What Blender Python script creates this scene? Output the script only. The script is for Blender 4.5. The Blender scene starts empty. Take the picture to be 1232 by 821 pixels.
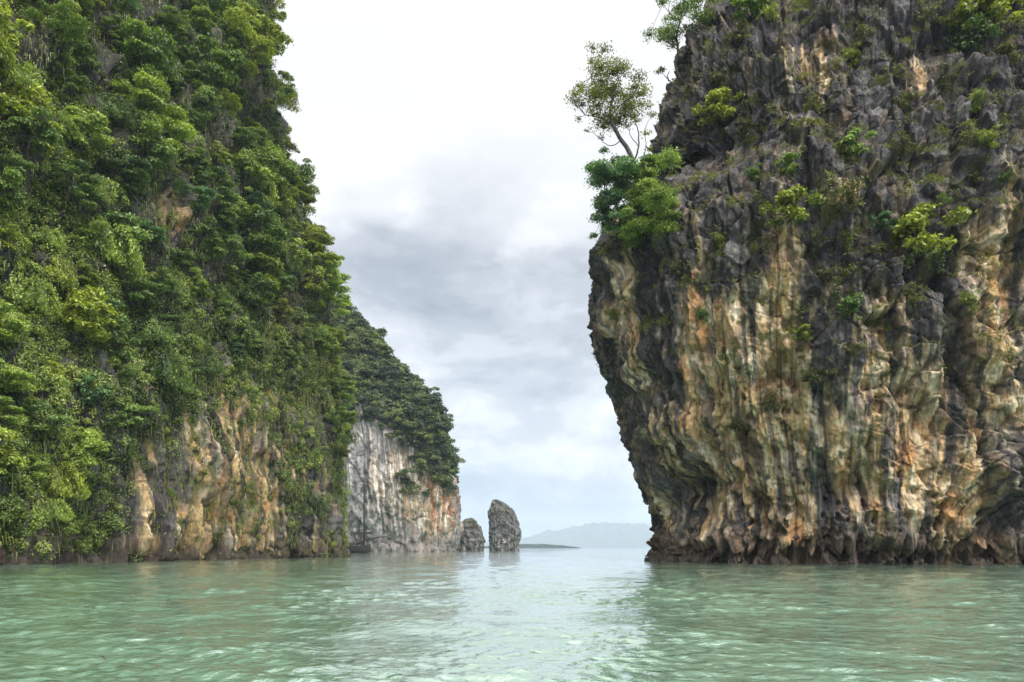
import bpy, math, random
import numpy as np
from mathutils import Vector

random.seed(7)
RNG = np.random.default_rng(7)
scene = bpy.context.scene
COL = scene.collection
R = math.radians

# ---------------------------------------------------------------- camera, world, sun
CAM_H = 2.5
F = 958.0            # focal length in pixels of the 1232-wide photograph
HOR = 659.0          # row of the horizon in it
cam = bpy.data.cameras.new('camera')
cam.sensor_width = 36.0
cam.lens = 36.0 * F / 1232.0
cam.shift_y = (HOR - 410.5) / 1232.0
cam.clip_end = 60000
cam_o = bpy.data.objects.new('camera', cam)
COL.objects.link(cam_o)
cam_o.location = (0, 0, CAM_H)
cam_o.rotation_euler = (R(90), 0, 0)
scene.camera = cam_o

SUN_EL, SUN_AZ = R(52), R(148)        # azimuth clockwise from +Y: behind the camera, to its right
SUN_DIR = (math.cos(SUN_EL) * math.sin(SUN_AZ), math.cos(SUN_EL) * math.cos(SUN_AZ), math.sin(SUN_EL))
sun = bpy.data.lights.new('sun', 'SUN')
sun.energy = 1.5
sun.angle = R(12)
sun.color = (1.0, 0.955, 0.88)
sun_o = bpy.data.objects.new('sun', sun)
COL.objects.link(sun_o)
sun_o.rotation_euler = Vector(SUN_DIR).to_track_quat('Z', 'Y').to_euler()

scene.view_settings.view_transform = 'Standard'
scene.view_settings.look = 'None'
scene.view_settings.exposure = 0.85
scene.view_settings.gamma = 1.0
scene.view_settings.use_curve_mapping = False
scene.cycles.max_bounces = 5
scene.cycles.diffuse_bounces = 3
scene.cycles.glossy_bounces = 2
scene.cycles.transmission_bounces = 3
scene.cycles.volume_bounces = 0
scene.cycles.transparent_max_bounces = 4
scene.cycles.use_denoising = True
scene.cycles.denoiser = 'OPENIMAGEDENOISE'
scene.cycles.denoising_input_passes = 'RGB_ALBEDO_NORMAL'
scene.cycles.denoising_prefilter = 'ACCURATE'
scene.cycles.caustics_reflective = False
scene.cycles.caustics_refractive = False


def ramp(nt, stops, interp='LINEAR'):
    n = nt.nodes.new('ShaderNodeValToRGB')
    n.color_ramp.interpolation = interp
    el = n.color_ramp.elements
    while len(el) < len(stops):
        el.new(0.5)
    for e, (p, c) in zip(el, stops):
        e.position = p
        e.color = (c[0], c[1], c[2], 1)
    return n


def math_node(nt, op, a, b=None, c=None, clamp=False):
    n = nt.nodes.new('ShaderNodeMath')
    n.operation = op
    n.use_clamp = clamp
    for i, v in enumerate((a, b, c)):
        if v is None:
            continue
        if isinstance(v, (int, float)):
            n.inputs[i].default_value = v
        else:
            nt.links.new(v, n.inputs[i])
    return n.outputs[0]


def mix_rgb(nt, fac, a, b, blend='MIX'):
    n = nt.nodes.new('ShaderNodeMix')
    n.data_type = 'RGBA'
    n.blend_type = blend
    for s, v in ((n.inputs[0], fac), (n.inputs[6], a), (n.inputs[7], b)):
        if isinstance(v, (int, float)):
            s.default_value = v
        elif isinstance(v, tuple):
            s.default_value = (v[0], v[1], v[2], 1)
        else:
            nt.links.new(v, s)
    return n.outputs[2]


def noise_tex(nt, vec, scale, detail=4, rough=0.5, dist=0.0):
    n = nt.nodes.new('ShaderNodeTexNoise')
    n.inputs['Scale'].default_value = scale
    n.inputs['Detail'].default_value = detail
    n.inputs['Roughness'].default_value = rough
    n.inputs['Distortion'].default_value = dist
    if vec is not None:
        nt.links.new(vec, n.inputs['Vector'])
    return n


def mapping(nt, vec, scale=(1, 1, 1), loc=(0, 0, 0)):
    n = nt.nodes.new('ShaderNodeMapping')
    n.inputs['Scale'].default_value = scale
    n.inputs['Location'].default_value = loc
    nt.links.new(vec, n.inputs['Vector'])
    return n.outputs[0]


def build_world():
    w = bpy.data.worlds.new('World')
    scene.world = w
    w.use_nodes = True
    nt = w.node_tree
    nt.nodes.clear()
    out = nt.nodes.new('ShaderNodeOutputWorld')
    bg = nt.nodes.new('ShaderNodeBackground')
    sky = nt.nodes.new('ShaderNodeTexSky')
    sky.sky_type = 'NISHITA'
    sky.sun_disc = False
    sky.sun_elevation = SUN_EL
    sky.sun_rotation = SUN_AZ
    sky.air_density = 1.0
    sky.dust_density = 2.0
    tc = nt.nodes.new('ShaderNodeTexCoord')
    d = tc.outputs['Generated']
    sep = nt.nodes.new('ShaderNodeSeparateXYZ')
    nt.links.new(d, sep.inputs[0])
    # big soft warp of the cloud decks, then billows
    n1 = noise_tex(nt, mapping(nt, d, (2.2, 2.2, 5.0), (3.1, 0.4, 1.7)), 1.0, 4, 0.5, 0.6)
    n2 = noise_tex(nt, mapping(nt, d, (5.0, 5.0, 11.0), (0.3, 5.2, 2.2)), 1.0, 6, 0.55, 0.4)
    n3 = noise_tex(nt, mapping(nt, d, (16.0, 16.0, 26.0), (1.3, 2.2, 0.4)), 1.0, 4, 0.55, 0.3)
    e = math_node(nt, 'ADD', sep.outputs[2], math_node(nt, 'MULTIPLY', math_node(nt, 'SUBTRACT', n1.outputs['Fac'], 0.5), 0.22))
    # an overcast sky is brightest overhead
    cr = ramp(nt, [(0.0, (0.30, 0.365, 0.42)), (0.05, (0.34, 0.40, 0.45)), (0.10, (0.50, 0.54, 0.57)), (0.15, (0.54, 0.57, 0.595)), (0.215, (0.50, 0.53, 0.56)),
                   (0.265, (0.45, 0.475, 0.51)), (0.315, (0.345, 0.37, 0.41)), (0.355, (0.385, 0.41, 0.445)),
                   (0.40, (0.60, 0.612, 0.63)), (0.455, (0.70, 0.705, 0.71)), (0.62, (0.72, 0.72, 0.72)), (0.80, (1.25, 1.25, 1.25)), (1.0, (1.7, 1.7, 1.7))], 'EASE')
    nt.links.new(e, cr.inputs[0])
    bill = math_node(nt, 'ADD', math_node(nt, 'MULTIPLY', n2.outputs['Fac'], 0.7), math_node(nt, 'MULTIPLY', n3.outputs['Fac'], 0.3))
    cl = ramp(nt, [(0.36, (0.70, 0.73, 0.775)), (0.46, (0.90, 0.915, 0.94)), (0.53, (1.12, 1.115, 1.105)), (0.62, (1.42, 1.40, 1.37))], 'EASE')
    nt.links.new(bill, cl.inputs[0])
    # the billows show in the lower decks, the high overcast is even
    low = ramp(nt, [(0.30, (1, 1, 1)), (0.47, (0.12, 0.12, 0.12))])
    nt.links.new(sep.outputs[2], low.inputs[0])
    cloud = mix_rgb(nt, low.outputs[0], cr.outputs[0], mix_rgb(nt, 1.0, cr.outputs[0], cl.outputs[0], 'MULTIPLY'))
    # thinner, brighter overcast round the hidden sun
    dot = nt.nodes.new('ShaderNodeVectorMath')
    dot.operation = 'DOT_PRODUCT'
    nt.links.new(d, dot.inputs[0])
    dot.inputs[1].default_value = SUN_DIR
    glow = nt.nodes.new('ShaderNodeMapRange')
    glow.interpolation_type = 'SMOOTHSTEP'
    glow.inputs['From Min'].default_value = 0.25
    glow.inputs['From Max'].default_value = 1.0
    glow.inputs['To Min'].default_value = 1.0
    glow.inputs['To Max'].default_value = 3.4
    nt.links.new(dot.outputs['Value'], glow.inputs['Value'])
    gl = nt.nodes.new('ShaderNodeVectorMath')
    gl.operation = 'SCALE'
    nt.links.new(cloud, gl.inputs[0])
    nt.links.new(glow.outputs[0], gl.inputs['Scale'])
    bsky = nt.nodes.new('ShaderNodeBackground')
    bsky.inputs['Strength'].default_value = 0.1
    nt.links.new(sky.outputs[0], bsky.inputs['Color'])
    nt.links.new(gl.outputs[0], bg.inputs['Color'])
    bg.inputs['Strength'].default_value = 0.83
    mx = nt.nodes.new('ShaderNodeMixShader')
    mx.inputs[0].default_value = 0.93          # share of the sky the cloud covers
    nt.links.new(bsky.outputs[0], mx.inputs[1])
    nt.links.new(bg.outputs[0], mx.inputs[2])
    nt.links.new(mx.outputs[0], out.inputs['Surface'])
    w.cycles.sampling_method = 'MANUAL'
    w.cycles.sample_map_resolution = 512


build_world()

# ---------------------------------------------------------------- numpy noise


def _h(ix, iy, iz, seed):
    h = (ix.astype(np.uint32) * np.uint32(374761393)) ^ (iy.astype(np.uint32) * np.uint32(668265263)) ^ (iz.astype(np.uint32) * np.uint32(2147483647 - 58)) ^ np.uint32((seed * 2654435761) & 0xffffffff)
    h = (h ^ (h >> np.uint32(13))) * np.uint32(1274126177)
    h = (h ^ (h >> np.uint32(16))) * np.uint32(2246822519)
    return h ^ (h >> np.uint32(15))


def _r(h):
    return (h & np.uint32(0xffff)).astype(np.float32) / 65535.0


def noise3(x, y, z, seed=0):
    """gradient noise, about -1..1"""
    x = np.asarray(x, np.float32); y = np.asarray(y, np.float32) + 0 * x; z = np.asarray(z, np.float32) + 0 * x
    xi = np.floor(x); yi = np.floor(y); zi = np.floor(z)
    fx = x - xi; fy = y - yi; fz = z - zi
    xi = xi.astype(np.int32); yi = yi.astype(np.int32); zi = zi.astype(np.int32)
    u = fx * fx * fx * (fx * (fx * 6 - 15) + 10)
    v = fy * fy * fy * (fy * (fy * 6 - 15) + 10)
    w = fz * fz * fz * (fz * (fz * 6 - 15) + 10)
    out = 0
    for a in (0, 1):
        wa = u if a else 1 - u
        for b in (0, 1):
            wb = v if b else 1 - v
            for c in (0, 1):
                wc = w if c else 1 - w
                h = _h(xi + a, yi + b, zi + c, seed)
                gx = ((h & np.uint32(255)).astype(np.float32) - 127.5) / 90.0
                gy = (((h >> np.uint32(8)) & np.uint32(255)).astype(np.float32) - 127.5) / 90.0
                gz = (((h >> np.uint32(16)) & np.uint32(255)).astype(np.float32) - 127.5) / 90.0
                out = out + wa * wb * wc * (gx * (fx - a) + gy * (fy - b) + gz * (fz - c))
    return out


def fbm(x, y, z, octs=4, seed=0, gain=0.5):
    a, s, t = 1.0, 0.0, 0.0
    for k in range(octs):
        s = s + a * noise3(x * 2 ** k, y * 2 ** k, z * 2 ** k, seed + k * 17)
        t += a
        a *= gain
    return s / t * 1.6


def worley(x, y, seed=0, jit=0.9):
    """2-D cellular noise: F1, F2, cell random (three), offset from the nearest point"""
    xi = np.floor(x).astype(np.int32); yi = np.floor(y).astype(np.int32)
    f1 = np.full(x.shape, 9.0, np.float32); f2 = f1.copy()
    r = np.zeros(x.shape, np.uint32); ox = np.zeros_like(f1); oy = np.zeros_like(f1)
    zz = np.zeros_like(xi)
    for a in (-1, 0, 1):
        for b in (-1, 0, 1):
            h = _h(xi + a, yi + b, zz, seed)
            px = xi + a + 0.5 + (_r(h) - 0.5) * jit
            py = yi + b + 0.5 + (_r(h >> np.uint32(16)) - 0.5) * jit
            dx = (x - px).astype(np.float32); dy = (y - py).astype(np.float32)
            d = np.sqrt(dx * dx + dy * dy)
            near = d < f1
            f2 = np.where(near, f1, np.minimum(f2, d))
            f1 = np.where(near, d, f1)
            r = np.where(near, h, r)
            ox = np.where(near, dx, ox); oy = np.where(near, dy, oy)
    h2 = _h(r.astype(np.int32), zz + 3, zz + 5, seed + 9)
    return f1, f2, (_r(h2), _r(h2 >> np.uint32(8)), _r(h2 >> np.uint32(16))), ox, oy


def sstep(a, b, x):
    t = np.clip((x - a) / (b - a), 0, 1)
    return t * t * (3 - 2 * t)


def lerp(a, b, t):
    return a + (b - a) * t


def lerp3(c, d, t):
    return c + (np.asarray(d, np.float32) - c) * t[..., None]


def project(P):
    """pixel of the 1232x821 photograph for points P (...,3)"""
    y = np.maximum(P[..., 1], 0.1)
    return 616 + F * P[..., 0] / y, HOR - F * (P[..., 2] - CAM_H) / y


# ---------------------------------------------------------------- object helpers


def mesh_from(name, V, faces, n, mat=None, smooth=False):
    """faces: (m,n) int array"""
    V = np.ascontiguousarray(V, np.float32).reshape(-1, 3)
    faces = np.ascontiguousarray(faces, np.int32).reshape(-1, n)
    me = bpy.data.meshes.new(name)
    me.vertices.add(len(V))
    me.vertices.foreach_set('co', V.ravel())
    me.loops.add(faces.size)
    me.loops.foreach_set('vertex_index', faces.ravel())
    me.polygons.add(len(faces))
    me.polygons.foreach_set('loop_start', np.arange(0, faces.size, n, dtype=np.int32))
    me.polygons.foreach_set('loop_total', np.full(len(faces), n, np.int32))
    me.polygons.foreach_set('use_smooth', np.full(len(faces), smooth, bool))
    me.update(calc_edges=True)
    if mat:
        me.materials.append(mat)
    return me


def add_obj(name, me, parent=None, loc=(0, 0, 0)):
    o = bpy.data.objects.new(name, me)
    COL.objects.link(o)
    o.location = loc
    if parent:
        o.parent = parent
    return o


def tag(o, label=None, cat=None, group=None, kind=None):
    if label: o['label'] = label
    if cat: o['category'] = cat
    if group: o['group'] = group
    if kind: o['kind'] = kind
    return o


def attr_f(me, name, vals):
    a = me.attributes.new(name, 'FLOAT', 'POINT')
    a.data.foreach_set('value', np.ascontiguousarray(vals, np.float32).ravel())


def attr_c(me, name, rgb):
    a = me.attributes.new(name, 'FLOAT_COLOR', 'POINT')
    c = np.ones((rgb.reshape(-1, 3).shape[0], 4), np.float32)
    c[:, :3] = np.clip(rgb.reshape(-1, 3), 0, 1)
    a.data.foreach_set('color', c.ravel())


def new_mat(name):
    m = bpy.data.materials.new(name)
    m.use_nodes = True
    nt = m.node_tree
    b = nt.nodes['Principled BSDF']
    return m, nt, b


def attr_node(nt, name):
    n = nt.nodes.new('ShaderNodeAttribute')
    n.attribute_name = name
    return n


# ---------------------------------------------------------------- materials


def rock_material(name, fine=1.0, bump=1.0):
    m, nt, b = new_mat(name)
    tc = nt.nodes.new('ShaderNodeTexCoord')
    co = tc.outputs['Object']
    col = attr_node(nt, 'col').outputs['Color']
    n1 = noise_tex(nt, mapping(nt, co, (1, 1, 0.45)), 1.3 * fine, 8, 0.72, 0.4)
    n2 = noise_tex(nt, mapping(nt, co, (1, 1, 0.12)), 3.4 * fine, 3, 0.6, 0.2)
    r1 = ramp(nt, [(0.30, (0.34, 0.34, 0.36)), (0.45, (0.84, 0.84, 0.84)), (0.57, (1.12, 1.10, 1.06)), (0.72, (1.65, 1.58, 1.45))])
    nt.links.new(n1.outputs['Fac'], r1.inputs[0])
    r2 = ramp(nt, [(0.32, (0.66, 0.66, 0.68)), (0.5, (1, 1, 1)), (0.68, (1.22, 1.2, 1.16))])
    nt.links.new(n2.outputs['Fac'], r2.inputs[0])
    c = mix_rgb(nt, 1.0, col, r1.outputs[0], 'MULTIPLY')
    c = mix_rgb(nt, 0.8, c, mix_rgb(nt, 1.0, c, r2.outputs[0], 'MULTIPLY'))
    nt.links.new(c, b.inputs['Base Color'])
    b.inputs['Roughness'].default_value = 0.82
    b.inputs['Specular IOR Level'].default_value = 0.25
    v = nt.nodes.new('ShaderNodeTexVoronoi')
    v.feature = 'DISTANCE_TO_EDGE'
    v.inputs['Scale'].default_value = 0.5 * fine
    wv = nt.nodes.new('ShaderNodeVectorMath'); wv.operation = 'ADD'
    nt.links.new(mapping(nt, co, (1, 1, 0.6)), wv.inputs[0])
    nt.links.new(n1.outputs['Color'], wv.inputs[1])
    nt.links.new(wv.outputs[0], v.inputs['Vector'])
    crack = math_node(nt, 'MULTIPLY', math_node(nt, 'MINIMUM', v.outputs['Distance'], 0.04), 3.0)
    hgt = math_node(nt, 'ADD', math_node(nt, 'MULTIPLY', n1.outputs['Fac'], 1.0), math_node(nt, 'ADD', math_node(nt, 'MULTIPLY', n2.outputs['Fac'], 0.5), crack))
    bp = nt.nodes.new('ShaderNodeBump')
    bp.inputs['Strength'].default_value = 0.9
    bp.inputs['Distance'].default_value = 0.5 * bump / fine
    nt.links.new(hgt, bp.inputs['Height'])
    nt.links.new(bp.outputs[0], b.inputs['Normal'])
    return m


M_ROCK = rock_material('limestone')
M_ROCK_FAR = rock_material('limestone_far', 0.35)


def leaf_material(name, dark, mid, light, transl=0.3):
    m, nt, b = new_mat(name)
    nt.nodes.remove(b)
    out = nt.nodes['Material Output']
    t = attr_node(nt, 'tint').outputs['Fac']
    oi = nt.nodes.new('ShaderNodeObjectInfo')
    v = math_node(nt, 'ADD', t, math_node(nt, 'MULTIPLY', math_node(nt, 'SUBTRACT', oi.outputs['Random'], 0.5), 0.30))
    cr = ramp(nt, [(0.0, dark), (0.5, mid), (1.0, light)])
    nt.links.new(v, cr.inputs[0])
    di = nt.nodes.new('ShaderNodeBsdfDiffuse')
    tr = nt.nodes.new('ShaderNodeBsdfTranslucent')
    gl = nt.nodes.new('ShaderNodeBsdfGlossy')
    gl.inputs['Roughness'].default_value = 0.45
    gl.inputs['Color'].default_value = (0.9, 0.95, 1.0, 1)
    nt.links.new(cr.outputs[0], di.inputs['Color'])
    trc = mix_rgb(nt, 1.0, cr.outputs[0], (1.25, 1.35, 0.5), 'MULTIPLY')
    nt.links.new(trc, tr.inputs['Color'])
    m1 = nt.nodes.new('ShaderNodeMixShader'); m1.inputs[0].default_value = transl
    nt.links.new(di.outputs[0], m1.inputs[1]); nt.links.new(tr.outputs[0], m1.inputs[2])
    m2 = nt.nodes.new('ShaderNodeMixShader'); m2.inputs[0].default_value = 0.035
    nt.links.new(m1.outputs[0], m2.inputs[1]); nt.links.new(gl.outputs[0], m2.inputs[2])
    nt.links.new(m2.outputs[0], out.inputs['Surface'])
    return m


LEAF = {
    'deep green': leaf_material('leaf_deep_green', (0.020, 0.042, 0.010), (0.082, 0.138, 0.023), (0.27, 0.36, 0.065)),
    'bright green': leaf_material('leaf_bright_green', (0.048, 0.082, 0.012), (0.180, 0.252, 0.032), (0.42, 0.50, 0.10)),
    'yellow-green': leaf_material('leaf_yellow_green', (0.070, 0.095, 0.010), (0.21, 0.255, 0.024), (0.42, 0.46, 0.065)),
    'olive': leaf_material('leaf_olive', (0.036, 0.046, 0.010), (0.125, 0.138, 0.022), (0.28, 0.275, 0.05)),
    'blue-green': leaf_material('leaf_blue_green', (0.018, 0.048, 0.020), (0.066, 0.135, 0.044), (0.20, 0.32, 0.12)),
}
LEAF_FAR = leaf_material('leaf_far_forest', (0.006, 0.015, 0.006), (0.032, 0.058, 0.016), (0.125, 0.155, 0.034))
LEAF_SHRUB = {
    'deep green': leaf_material('shrub_deep_green', (0.014, 0.032, 0.009), (0.045, 0.085, 0.018), (0.14, 0.20, 0.04)),
    'bright green': leaf_material('shrub_bright_green', (0.022, 0.046, 0.009), (0.080, 0.135, 0.018), (0.24, 0.33, 0.05)),
    'yellow-green': leaf_material('shrub_yellow_green', (0.042, 0.056, 0.009), (0.150, 0.180, 0.018), (0.36, 0.39, 0.055)),
    'olive': leaf_material('shrub_olive', (0.026, 0.030, 0.009), (0.080, 0.082, 0.020), (0.20, 0.185, 0.045)),
    'blue-green': leaf_material('shrub_blue_green', (0.014, 0.034, 0.016), (0.050, 0.098, 0.040), (0.16, 0.25, 0.10)),
}
LEAF_BUSH = leaf_material('leaf_bush', (0.018, 0.034, 0.008), (0.095, 0.142, 0.022), (0.31, 0.37, 0.075))
LEAF_FERN = leaf_material('leaf_fern', (0.040, 0.050, 0.010), (0.12, 0.135, 0.022), (0.25, 0.25, 0.05))


def bark_material():
    m, nt, b = new_mat('bark')
    tc = nt.nodes.new('ShaderNodeTexCoord')
    n = noise_tex(nt, mapping(nt, tc.outputs['Object'], (6, 6, 1.5)), 1.0, 4, 0.6)
    cr = ramp(nt, [(0.3, (0.022, 0.018, 0.016)), (0.7, (0.095, 0.08, 0.068))])
    nt.links.new(n.outputs['Fac'], cr.inputs[0])
    nt.links.new(cr.outputs[0], b.inputs['Base Color'])
    b.inputs['Roughness'].default_value = 0.9
    return m


M_BARK = bark_material()


def water_material():
    m, nt, b = new_mat('sea_water')
    tc = nt.nodes.new('ShaderNodeTexCoord')
    co = tc.outputs['Object']
    big = noise_tex(nt, mapping(nt, co, (0.03, 0.015, 1)), 1.0, 3, 0.5)
    cr = ramp(nt, [(0.3, (0.106, 0.180, 0.124)), (0.7, (0.134, 0.218, 0.150))])
    nt.links.new(big.outputs['Fac'], cr.inputs[0])
    nt.links.new(cr.outputs[0], b.inputs['Base Color'])
    b.inputs['Roughness'].default_value = 0.03
    b.inputs['IOR'].default_value = 1.75
    b.inputs['Specular IOR Level'].default_value = 0.8
    b.inputs['Coat Weight'].default_value = 1.0
    b.inputs['Coat Roughness'].default_value = 0.03
    b.inputs['Coat IOR'].default_value = 1.7
    n1 = noise_tex(nt, mapping(nt, co, (1.0, 1.3, 1)), 1.3, 4, 0.6, 0.3)
    n2 = noise_tex(nt, mapping(nt, co, (1.0, 1.3, 1)), 5.5, 3, 0.6, 0.2)
    bp = nt.nodes.new('ShaderNodeBump')
    bp.inputs['Strength'].default_value = 0.8
    bp.inputs['Distance'].default_value = 0.10
    nt.links.new(math_node(nt, 'ADD', n1.outputs['Fac'], math_node(nt, 'MULTIPLY', n2.outputs['Fac'], 0.22)), bp.inputs['Height'])
    nt.links.new(bp.outputs[0], b.inputs['Normal'])
    nt.links.new(bp.outputs[0], b.inputs['Coat Normal'])
    return m


# ---------------------------------------------------------------- the sea


def build_sea():
    ang = np.concatenate([np.linspace(-1.40, -0.70, 70)[:-1], np.linspace(-0.70, 0.70, 660), np.linspace(0.70, 1.40, 70)[1:]])
    na, nd = len(ang), 1004
    # rows: dense near the camera, reaching the horizon
    d0, d1 = 10.0, 30000.0
    t = np.linspace(0, 1, nd)
    inv = lerp(1 / d0, 1 / 900.0, t[:nd - 64] / t[nd - 65])
    dist = np.concatenate([[1.5, 3.5, 6.0, 8.5], 1 / inv, np.geomspace(1000, d1, 60)])
    D, A = np.meshgrid(dist.astype(np.float32), ang.astype(np.float32), indexing='ij')
    X = D * np.tan(A); Y = D
    Z = np.zeros_like(X)
    rng = np.random.default_rng(3)
    gd = np.gradient(dist)[:, None].astype(np.float32)
    ga = D * np.gradient(np.tan(ang))[None].astype(np.float32)
    gust = np.clip(0.75 + 0.9 * fbm(X / 7, Y / 11, 0.3 + 0 * X, 3, 15), 0.25, 1.6)
    for k in range(64):
        if k < 48:
            lam = 0.32 * (1.9 / 0.32) ** rng.random(); amp = 0.0042 * lam * gust
        else:
            lam = 2.0 * (14.0 / 2.0) ** rng.random(); amp = 0.0045 * lam ** 0.75
        th = rng.normal(math.pi * 0.45, 0.8)
        kx, ky = math.cos(th) * 2 * math.pi / lam, math.sin(th) * 2 * math.pi / lam
        ph = rng.random() * 6.28
        fade = np.clip(lam / (2.2 * np.maximum(gd, ga)) - 0.6, 0, 1)
        nz = int((fade.max(1) > 0).sum())
        a = X[:nz] * kx + Y[:nz] * ky + ph + 0.8 * np.sin(X[:nz] * ky * 0.11 - Y[:nz] * kx * 0.13 + 2 * ph)
        Z[:nz] += (amp if k >= 48 else amp[:nz]) * fade[:nz] * (np.sin(a) - 0.35 * np.cos(2 * a))
    idx = np.arange(nd * na).reshape(nd, na)
    faces = np.stack([idx[:-1, :-1], idx[:-1, 1:], idx[1:, 1:], idx[1:, :-1]], -1)
    me = mesh_from('water', np.stack([X, Y, Z], -1), faces, 4, water_material(), True)
    o = add_obj('water', me)
    tag(o, 'rippled jade green sea water between the cliffs', 'water', kind='structure')
    # the sea behind and beside the camera, 5 mm lower, under the fan's edge
    return o


build_sea()

# ---------------------------------------------------------------- rock bodies


def grid_normals(P):
    du = np.roll(P, -1, 1) - np.roll(P, 1, 1)
    dv = np.gradient(P, axis=0)
    n = np.cross(du, dv)
    n /= np.maximum(np.linalg.norm(n, axis=-1, keepdims=True), 1e-6)
    return n


def grid_mesh(name, P, mat, flip=False):
    nv, nu = P.shape[:2]
    idx = np.arange(nv * nu).reshape(nv, nu)
    nx = np.roll(idx, -1, 1)
    f = np.stack([idx[:-1], nx[:-1], nx[1:], idx[1:]], -1)
    if flip:
        f = f[..., ::-1]
    return mesh_from(name, P, f, 4, mat, True)


def resample_closed(pts, weight, n):
    """closed polyline resampled so that spacing is inverse to weight"""
    q = np.vstack([pts, pts[:1]])
    seg = np.linalg.norm(np.diff(q, axis=0), axis=1)
    mid = (q[1:] + q[:-1]) / 2
    c = np.concatenate([[0], np.cumsum(seg * weight(mid))])
    t = np.linspace(0, c[-1], n, endpoint=False)
    return np.stack([np.interp(t, c, q[:, k]) for k in range(q.shape[1])], 1)


def catmull_closed(pts, per=40):
    p = np.asarray(pts, float)
    out = []
    n = len(p)
    for i in range(n):
        a, b, c, d = p[i - 1], p[i], p[(i + 1) % n], p[(i + 2) % n]
        t = np.linspace(0, 1, per, endpoint=False)[:, None]
        out.append(0.5 * (2 * b + (c - a) * t + (2 * a - 5 * b + 4 * c - d) * t ** 2 + (3 * b - a - 3 * c + d) * t ** 3))
    return np.vstack(out)


def drips(s, z, w, L, seed, phase=None):
    """hanging limestone curtains: columns swelling downwards, cut off sharply below. 0..1"""
    sw = s / w + 0.25 * noise3(s / (w * 3), z / (L * 0.8), 0.0, seed + 1)
    ci = np.floor(sw)
    best = np.zeros(s.shape, np.float32)
    for k in (-1, 0, 1):
        c = (ci + k).astype(np.int32)
        h = _h(c, np.zeros_like(c), np.zeros_like(c), seed)
        ctr = c + 0.5 + (_r(h) - 0.5) * 0.6
        hw = 0.42 + 0.4 * _r(h >> np.uint32(10))
        LL = L * (0.55 + 0.9 * _r(h >> np.uint32(5)))
        t = z / LL + _r(h >> np.uint32(16)) * 7 + 0.15 * noise3(s / w, z / L, 0.5, seed + 2)
        ti = np.floor(t)
        ft = t - ti
        h2 = _h(c, ti.astype(np.int32), np.zeros_like(c), seed + 7)
        amp = 0.35 + 0.65 * _r(h2)
        width = hw * (0.55 + 0.45 * sstep(0.0, 0.45, ft)) * (1.15 - 0.15 * ft)
        across = np.clip(1 - ((sw - ctr) / width) ** 2, 0, 1) ** 0.6
        along = sstep(0.0, 0.10, ft) * (1 - 0.8 * sstep(0.25, 1.0, ft))
        best = np.maximum(best, across * along * amp)
    return best


def blocks(s, z, size, seed, zs=1.0):
    """angular broken rock: every cell a tilted facet; returns height (-1..1) and crack depth (0..1)"""
    wx = s / size + 0.13 * noise3(s / size * 1.3, z / size * 1.3, 0.1, seed)
    wz = z / (size * zs) + 0.13 * noise3(s / size * 1.3, z / size * 1.3, 5.1, seed)
    f1, f2, r, ox, oy = worley(wx, wz, seed)
    hgt = (r[0] - 0.5) * 1.3 + ox * (r[1] - 0.5) * 2.4 + oy * (r[2] - 0.35) * 2.0
    some = sstep(-0.1, 0.45, noise3(s / size * 0.45, z / size * 0.45, 9.3, seed + 3))
    crack = (1 - sstep(0.0, 0.10, f2 - f1)) * some
    return hgt, crack


GREY = (0.074, 0.067, 0.068)
DARK = (0.032, 0.029, 0.030)
PALE = (0.290, 0.278, 0.272)
TAN = (0.50, 0.335, 0.17)
CREAM = (0.68, 0.57, 0.40)
ORANGE = (0.46, 0.215, 0.075)
BROWN = (0.155, 0.100, 0.066)
MOSS = (0.085, 0.085, 0.030)


def ridged(x, y, z, octs=4, seed=0, gain=0.55):
    a, sm = 1.0, 0.0
    for k in range(octs):
        sm = sm + a * (0.35 - np.abs(noise3(x * 2 ** k, y * 2 ** k, z * 2 ** k, seed + 13 * k)))
        a *= gain
    return sm


def gauss(px, py, blobs):
    out = np.zeros(px.shape, np.float32)
    for cx, cy, rx, ry, a in blobs:
        out = out + a * np.exp(-((px - cx) / rx) ** 2 - ((py - cy) / ry) ** 2)
    return out


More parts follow.
